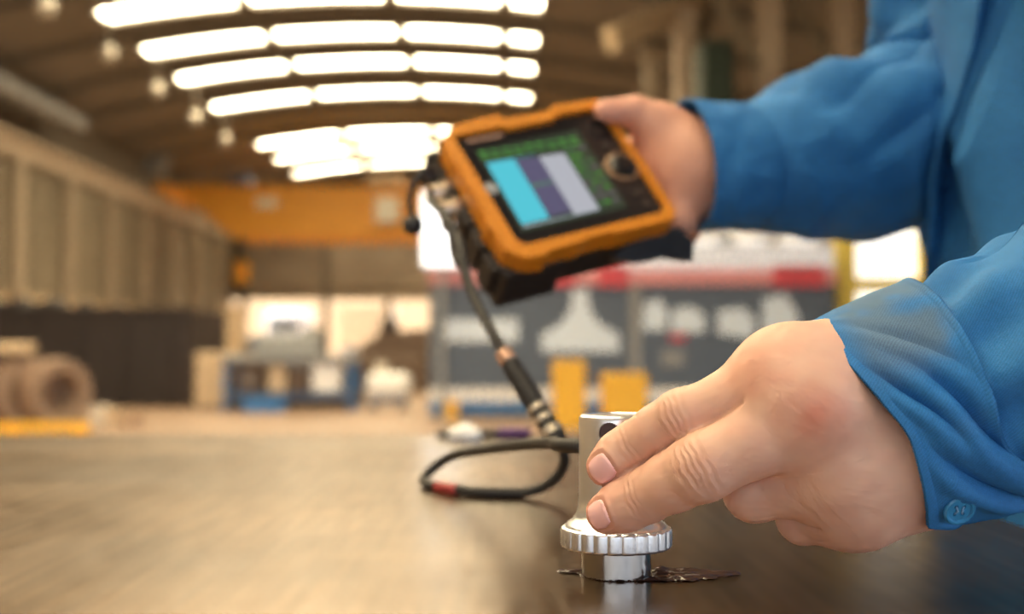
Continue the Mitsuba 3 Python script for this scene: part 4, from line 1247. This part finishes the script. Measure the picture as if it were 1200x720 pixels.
# two soft dents running down the cuff from its top, as in worn cloth
dent = np.zeros_like(th)
for t0, q0, slope, wd, dp in ((78, .36, 26, .085, -.0034), (92, .78, 34, .11, -.0050), (50, .62, 22, .09, -.0018), (122, .50, 22, .10, -.0026), (20, .5, 30, .2, -.0012), (145, .85, 16, .09, -.0024)):
    u = (th - rad(t0)) / rad(slope)
    dent += dp * np.exp(-((q - q0 - .28 * u) / wd) ** 2) * np.exp(-u ** 2)
    dent -= dp * .55 * np.exp(-((q - q0 + 2.0 * wd - .28 * u) / wd) ** 2) * np.exp(-u ** 2)
ext = tuck + loose + .0016 * np.exp(-((th - .25) / .75) ** 2) + dent * sstep(.02, .28, q) + fold(P0, 5, 45, .0008) * sstep(.02, .3, q)
ext += .0006 * sstep(.10, .06, np.abs(q - 0.0)) + .0005 * sstep(.06, .03, np.abs(q - 1.0))
cv = LT.at(th, d, ext)
ck = put('cuff', shell(cv.reshape(-1, 3), nth, ns, .0013, False), 'm_twill', JK, True, uv=uv2(th * .036, d), label='blue buttoned cuff of the near sleeve')


def stitches(line, nrm, ln=.0020, gap=.0011, r=.00022):
    seg = np.r_[0, np.cumsum(np.linalg.norm(np.diff(line, axis=0), axis=1))]
    out = []
    for s0 in np.arange(.001, seg[-1] - ln, ln + gap):
        p = np.stack([np.interp([s0, s0 + ln / 2, s0 + ln], seg, line[:, k]) for k in range(3)], 1)
        m = np.stack([np.interp([s0, s0 + ln / 2, s0 + ln], seg, nrm[:, k]) for k in range(3)], 1)
        out.append(tube(p + m * np.array([[0.0], [.00028], [0.0]]), r, 6))
    return cat(out)


def cuff_line(tf, qf, n=160):
    """points on the cuff's outside along a curve in (angle, share)"""
    from scipy.ndimage import map_coordinates
    s_ = np.linspace(0, 1, n)
    ti = (tf(s_) - TE0) / (TE1 - TE0) * (nth - 1); qi = qf(s_) * (ns - 1)
    P_1 = np.stack([map_coordinates(cv[..., k], [ti, qi], order=1) for k in range(3)], 1)
    i = np.clip(ti.astype(int), 1, nth - 2); j = np.clip(qi.astype(int), 1, ns - 2)
    nn = np.cross(cv[i + 1, j] - cv[i - 1, j], cv[i, j + 1] - cv[i, j - 1]); nn /= np.linalg.norm(nn, axis=1, keepdims=True)
    c = LT.at(ti * 0, P_1[:, 0] * 0 + .02, -LT.r[0])
    nn *= np.sign(((P_1 - c) * nn).sum(1))[:, None]
    return P_1, nn


for tf, qf in ((lambda s: lerp(rad(-60), rad(146), s), lambda s: 0 * s + .10), (lambda s: 0 * s + rad(153), lambda s: lerp(.16, .97, s)), (lambda s: lerp(rad(-60), rad(156), s), lambda s: 0 * s + .955)):
    lk = put('stitching', stitches(*cuff_line(tf, qf)), 'm_thread', ck)
    labels[lk] = {'kind': 'stuff'}
# the button
def proj(p):
    r_ = p - CAM
    z = r_ @ FWD
    return np.stack([600 + FPX * (r_ @ RGT) / z, 360 - FPX * (r_ @ UPC) / z], -1)
bi = np.array([137.0, .42])
bp, bn = cuff_line(lambda s: 0 * s + rad(136), lambda s: 0 * s + .27, 2)
bp, bn = bp[0] + bn[0] * .0012, bn[0] - .75 * FWD
bn /= np.linalg.norm(bn)
bm_ = lathe([(0, .0004), (.0043, .0004), (.0047, .0010), (.0047, .0017), (.0043, .0021), (.0037, .0021), (.0033, .0015), (0, .0014)], 40, bp, bn)
ba, bb, _ = frame_of(bn)
holes = [trimesh.creation.cylinder(.00062, segment=[bp + ba * x * .00115 + bb * y * .00115 - bn * .001, bp + ba * x * .00115 + bb * y * .00115 + bn * .004], sections=14) for x in (-1, 1) for y in (-1, 1)]
btn = put('button', trimesh.boolean.difference([bm_] + holes, engine='manifold'), 'm_button', JK, 30, label='blue four-hole button on the near cuff')
put('thread', cat([tube(np.array([bp + ba * .00115 * x + bb * .00115 + bn * .0012, bp + ba * .00115 * x * .6 + bn * .0019, bp + ba * .00115 * x - bb * .00115 + bn * .0012]), .0003, 6) for x in (-1, 1)]), 'm_thread', btn)
hp_, hn_ = cuff_line(lambda s: lerp(rad(130), rad(112), s), lambda s: 0 * s + .27, 40)
put('buttonhole', stitches(hp_, hn_, .0009, .0002, .00035), 'm_thread', ck)

# near sleeve above the cuff
LEN = LT.len[-1]
nth2, ns2 = 280, 260
th, q = np.meshgrid(np.linspace(0, 2 * math.pi, nth2, endpoint=False), np.linspace(0, 1, ns2) ** 1.4, indexing='ij')
CL = CLf(np.where(th > math.pi * 1.1, th - 2 * math.pi, th))
d = CL - .005 + q * (LEN - CL)
P0 = LT.at(th, d)
rise = .0042 * sstep(.002, .016, d - CL)
pleat = .0026 * np.cos(9 * th + 60 * (d - CL)) * np.exp(-((d - CL - .010) / .012) ** 2)
drag = .0032 * np.sin(2.5 * th + 95 * (d - CL) + 6 * meshkit.noise(P0 * 18)) * sstep(.01, .05, d - CL)
ext = -.0012 * (1 - sstep(.001, .005, d - CL)) + rise + pleat + drag + fold(P0, 11, 20, .0042) * sstep(.005, .04, d - CL)
sv = LT.at(th, d, ext).transpose(1, 0, 2)
put('sleeve', shell(sv.reshape(-1, 3), ns2, nth2, .0014, True), 'm_twill', JK, True, uv=uv2((th * .045).T, d.T))

# far sleeve and its cuff
RT = Tube([at(806, 197, .738), at(840, 197, .744), at(880, 195, .754), at(930, 190, .774), at(1000, 172, .80), ELR, lerp(ELR, SHR, .5) + V(0, .02, 0), SHR],
          [.0375, .0375, .0380, .044, .052, .055, .060, .075], UPC)
nth, ns = 120, 40
th, q = np.meshgrid(np.linspace(0, 2 * math.pi, nth, endpoint=False), np.linspace(0, 1, ns), indexing='ij')
d = -.004 * np.cos(th) + q * .040
P0 = RT.at(th, d)
v = RT.at(th, d, .0030 + fold(P0, 6, 40, .0020) + .002 * np.sin(3 * th + 1) * (1 - q)).transpose(1, 0, 2)
put('cuff', shell(v.reshape(-1, 3), ns, nth, .0016, True), 'm_cloth', JK, True)
nth, ns = 180, 220
th, q = np.meshgrid(np.linspace(0, 2 * math.pi, nth, endpoint=False), np.linspace(0, 1, ns), indexing='ij')
d = .034 + q * (RT.len[-1] - .034)
P0 = RT.at(th, d)
sp_ = meshkit.noise(P0 * 9)
ridg = (.0060 * np.sin(3.0 * th - 70 * d + 7 * sp_) + .0055 * np.abs(np.sin(4.0 * th + 16 * d + 4 * sp_)) ** .7) * sstep(.05, .12, d) * (.25 + .75 * sstep(-.5, .3, np.cos(th)))
sag = .006 * np.exp(-((th - math.pi) / .9) ** 2) * np.exp(-((d - .135) / .05) ** 2)
ext = -.001 + .004 * sstep(.036, .055, d) + ridg + sag + fold(P0, 21, 16, .0055) * sstep(.03, .08, d)
v = RT.at(th, d, ext).transpose(1, 0, 2)
put('sleeve', shell(v.reshape(-1, 3), ns, nth, .0016, True), 'm_cloth', JK, True)

# trunk of the jacket: closed front with an overlapping flap
ZK = np.array([.84, .92, 1.00, 1.10, 1.20, 1.29, 1.36, 1.41, 1.445])
RF = np.array([.150, .145, .138, .134, .132, .126, .105, .078, .066])
RS = np.array([.195, .188, .186, .192, .202, .205, .165, .095, .072])
CX = np.array([.440, .428, .416, .410, .405, .402, .398, .390, .385]) + .031 - .008 * np.array([1, 1, 1, .6, 0, 0, 0, 0, 0])


def trunk(az, z, extra=0.0):
    """az: 0 straight ahead, positive towards the worker's left, the camera's side"""
    rf, rs, cx = (np.interp(z, ZK, x) for x in (RF, RS, CX))
    r = 1 / np.sqrt((np.cos(az) / rf) ** 2 + (np.sin(az) / rs) ** 2) + extra
    return np.stack([cx, 0 * z + .703, z], -1) + r[..., None] * (np.cos(az)[..., None] * FC - np.sin(az)[..., None] * SD)


def seam(z): return np.interp(z, [.84, 1.0, 1.015, 1.04, 1.10, 1.16, 1.20, 1.30, 1.45], [-.9, -.88, -.80, -.62, -.42, -.17, -.06, .0, .0])


nth, ns = 420, 200
th, z = np.meshgrid(np.linspace(-math.pi, math.pi, nth, endpoint=False), np.linspace(.84, 1.445, ns), indexing='ij')
P0 = trunk(th, z)
u = (th - seam(z)) * .14
step = - .006 * np.exp(-((u - .007) / .004) ** 2) 
ext = .004 * 0 + step + fold(P0 * V(1, 1, .45), 31, 11, .010) + .007 * np.sin(12 * th + 14 * z + 7 * meshkit.noise(P0 * 6))
v = trunk(th, z, ext).transpose(1, 0, 2)
put('trunk', shell(v.reshape(-1, 3), ns, nth, .003, True), 'm_cloth', JK, True)
zz, q = np.meshgrid(np.linspace(.86, 1.40, 160), np.linspace(0, 1, 24), indexing='ij')
aa = seam(zz) - .26 * (1 - q)
P0 = trunk(aa, zz)
pext = .003 + .010 * q ** 2 + fold(P0 * V(1, 1, .45), 31, 11, .006) + .0025 * np.sin(34 * zz + 3 * q) - .003 * np.exp(-((q - .80) / .05) ** 2)
pv_ = trunk(aa, zz, pext)
put('placket', shell(pv_.reshape(-1, 3), 160, 24, .0022, False), 'm_cloth', JK, True)
ang = np.linspace(-math.pi, math.pi, 80, endpoint=False)
th, q = np.meshgrid(ang, np.linspace(0, 1, 10), indexing='ij')
v = (trunk(th, 1.435 + .055 * q, .004 + .012 * q)).transpose(1, 0, 2)
put('collar', shell(v.reshape(-1, 3), 10, 80, .003, True), 'm_cloth', JK, True)
# trousers, boots, hair: below and above the picture
ft = Field((.22, .40, .03), (.72, 1.0, 1.02), .009)
ft.ell((.445, .70, .92), (FC, SD, V(0, 0, 1)), (.115, .165, .12), .03)
for h_, sg in ((HIPL, -1), (HIPR, 1)):
    kn2, an = h_ + V(-.03, .01 * sg, -.44), h_ + V(0.0, .02 * sg, -.80)
    ft.cone(h_, kn2, .095, .072, .04); ft.cone(kn2, an, .072, .062, .03)
put('trousers', smoothed(ft.mesh(), 3), 'm_trousers', PK, True)
for h_, sg in ((HIPL, -1), (HIPR, 1)):
    an = h_ + V(0, .02 * sg, -.84)
    ff_ = Field(an + V(-.25, -.1, -.10), an + V(.1, .1, .12), .006)
    ff_.cone(an + V(.01, 0, .08), an + V(.01, 0, -.03), .050, .052, .02); ff_.cone(an + V(.01, 0, -.045), an + V(-.16, 0, -.055), .044, .036, .03)
    bmesh_ = smoothed(ff_.mesh(), 2); bmesh_.vertices[:, 2] = np.maximum(bmesh_.vertices[:, 2], 0.0)
    put('boot', bmesh_, 'm_boot', PK, True)
fh = Field(head - .16, head + .17, .005)
fh.ell(head - FC * .012 + V(0, 0, .035), (FC, SD, V(0, 0, 1)), (.100, .083, .112), .01)
fh.cone(head + FC * .075 + V(0, 0, -.075) - SD * .06, head + FC * .075 + V(0, 0, -.075) + SD * .06, .070, .070, .03, None, True)
fh.cone(head + FC * .085 + V(0, 0, .0) - SD * .06, head + FC * .085 + V(0, 0, .0) + SD * .06, .052, .052, .02, None, True)
put('hair', smoothed(fh.mesh(), 2), 'm_hair', PK, True)
for sg in (-1, 1):
    e = put('eye', trimesh.creation.icosphere(2, .0115).apply_translation(head + FC * .078 + SD * .033 * sg + V(0, 0, .014)), 'm_white', PK, True)
    put('pupil', trimesh.creation.icosphere(1, .005).apply_translation(head + FC * .0865 + SD * .033 * sg + V(0, 0, .014)), 'm_hair', e, True)
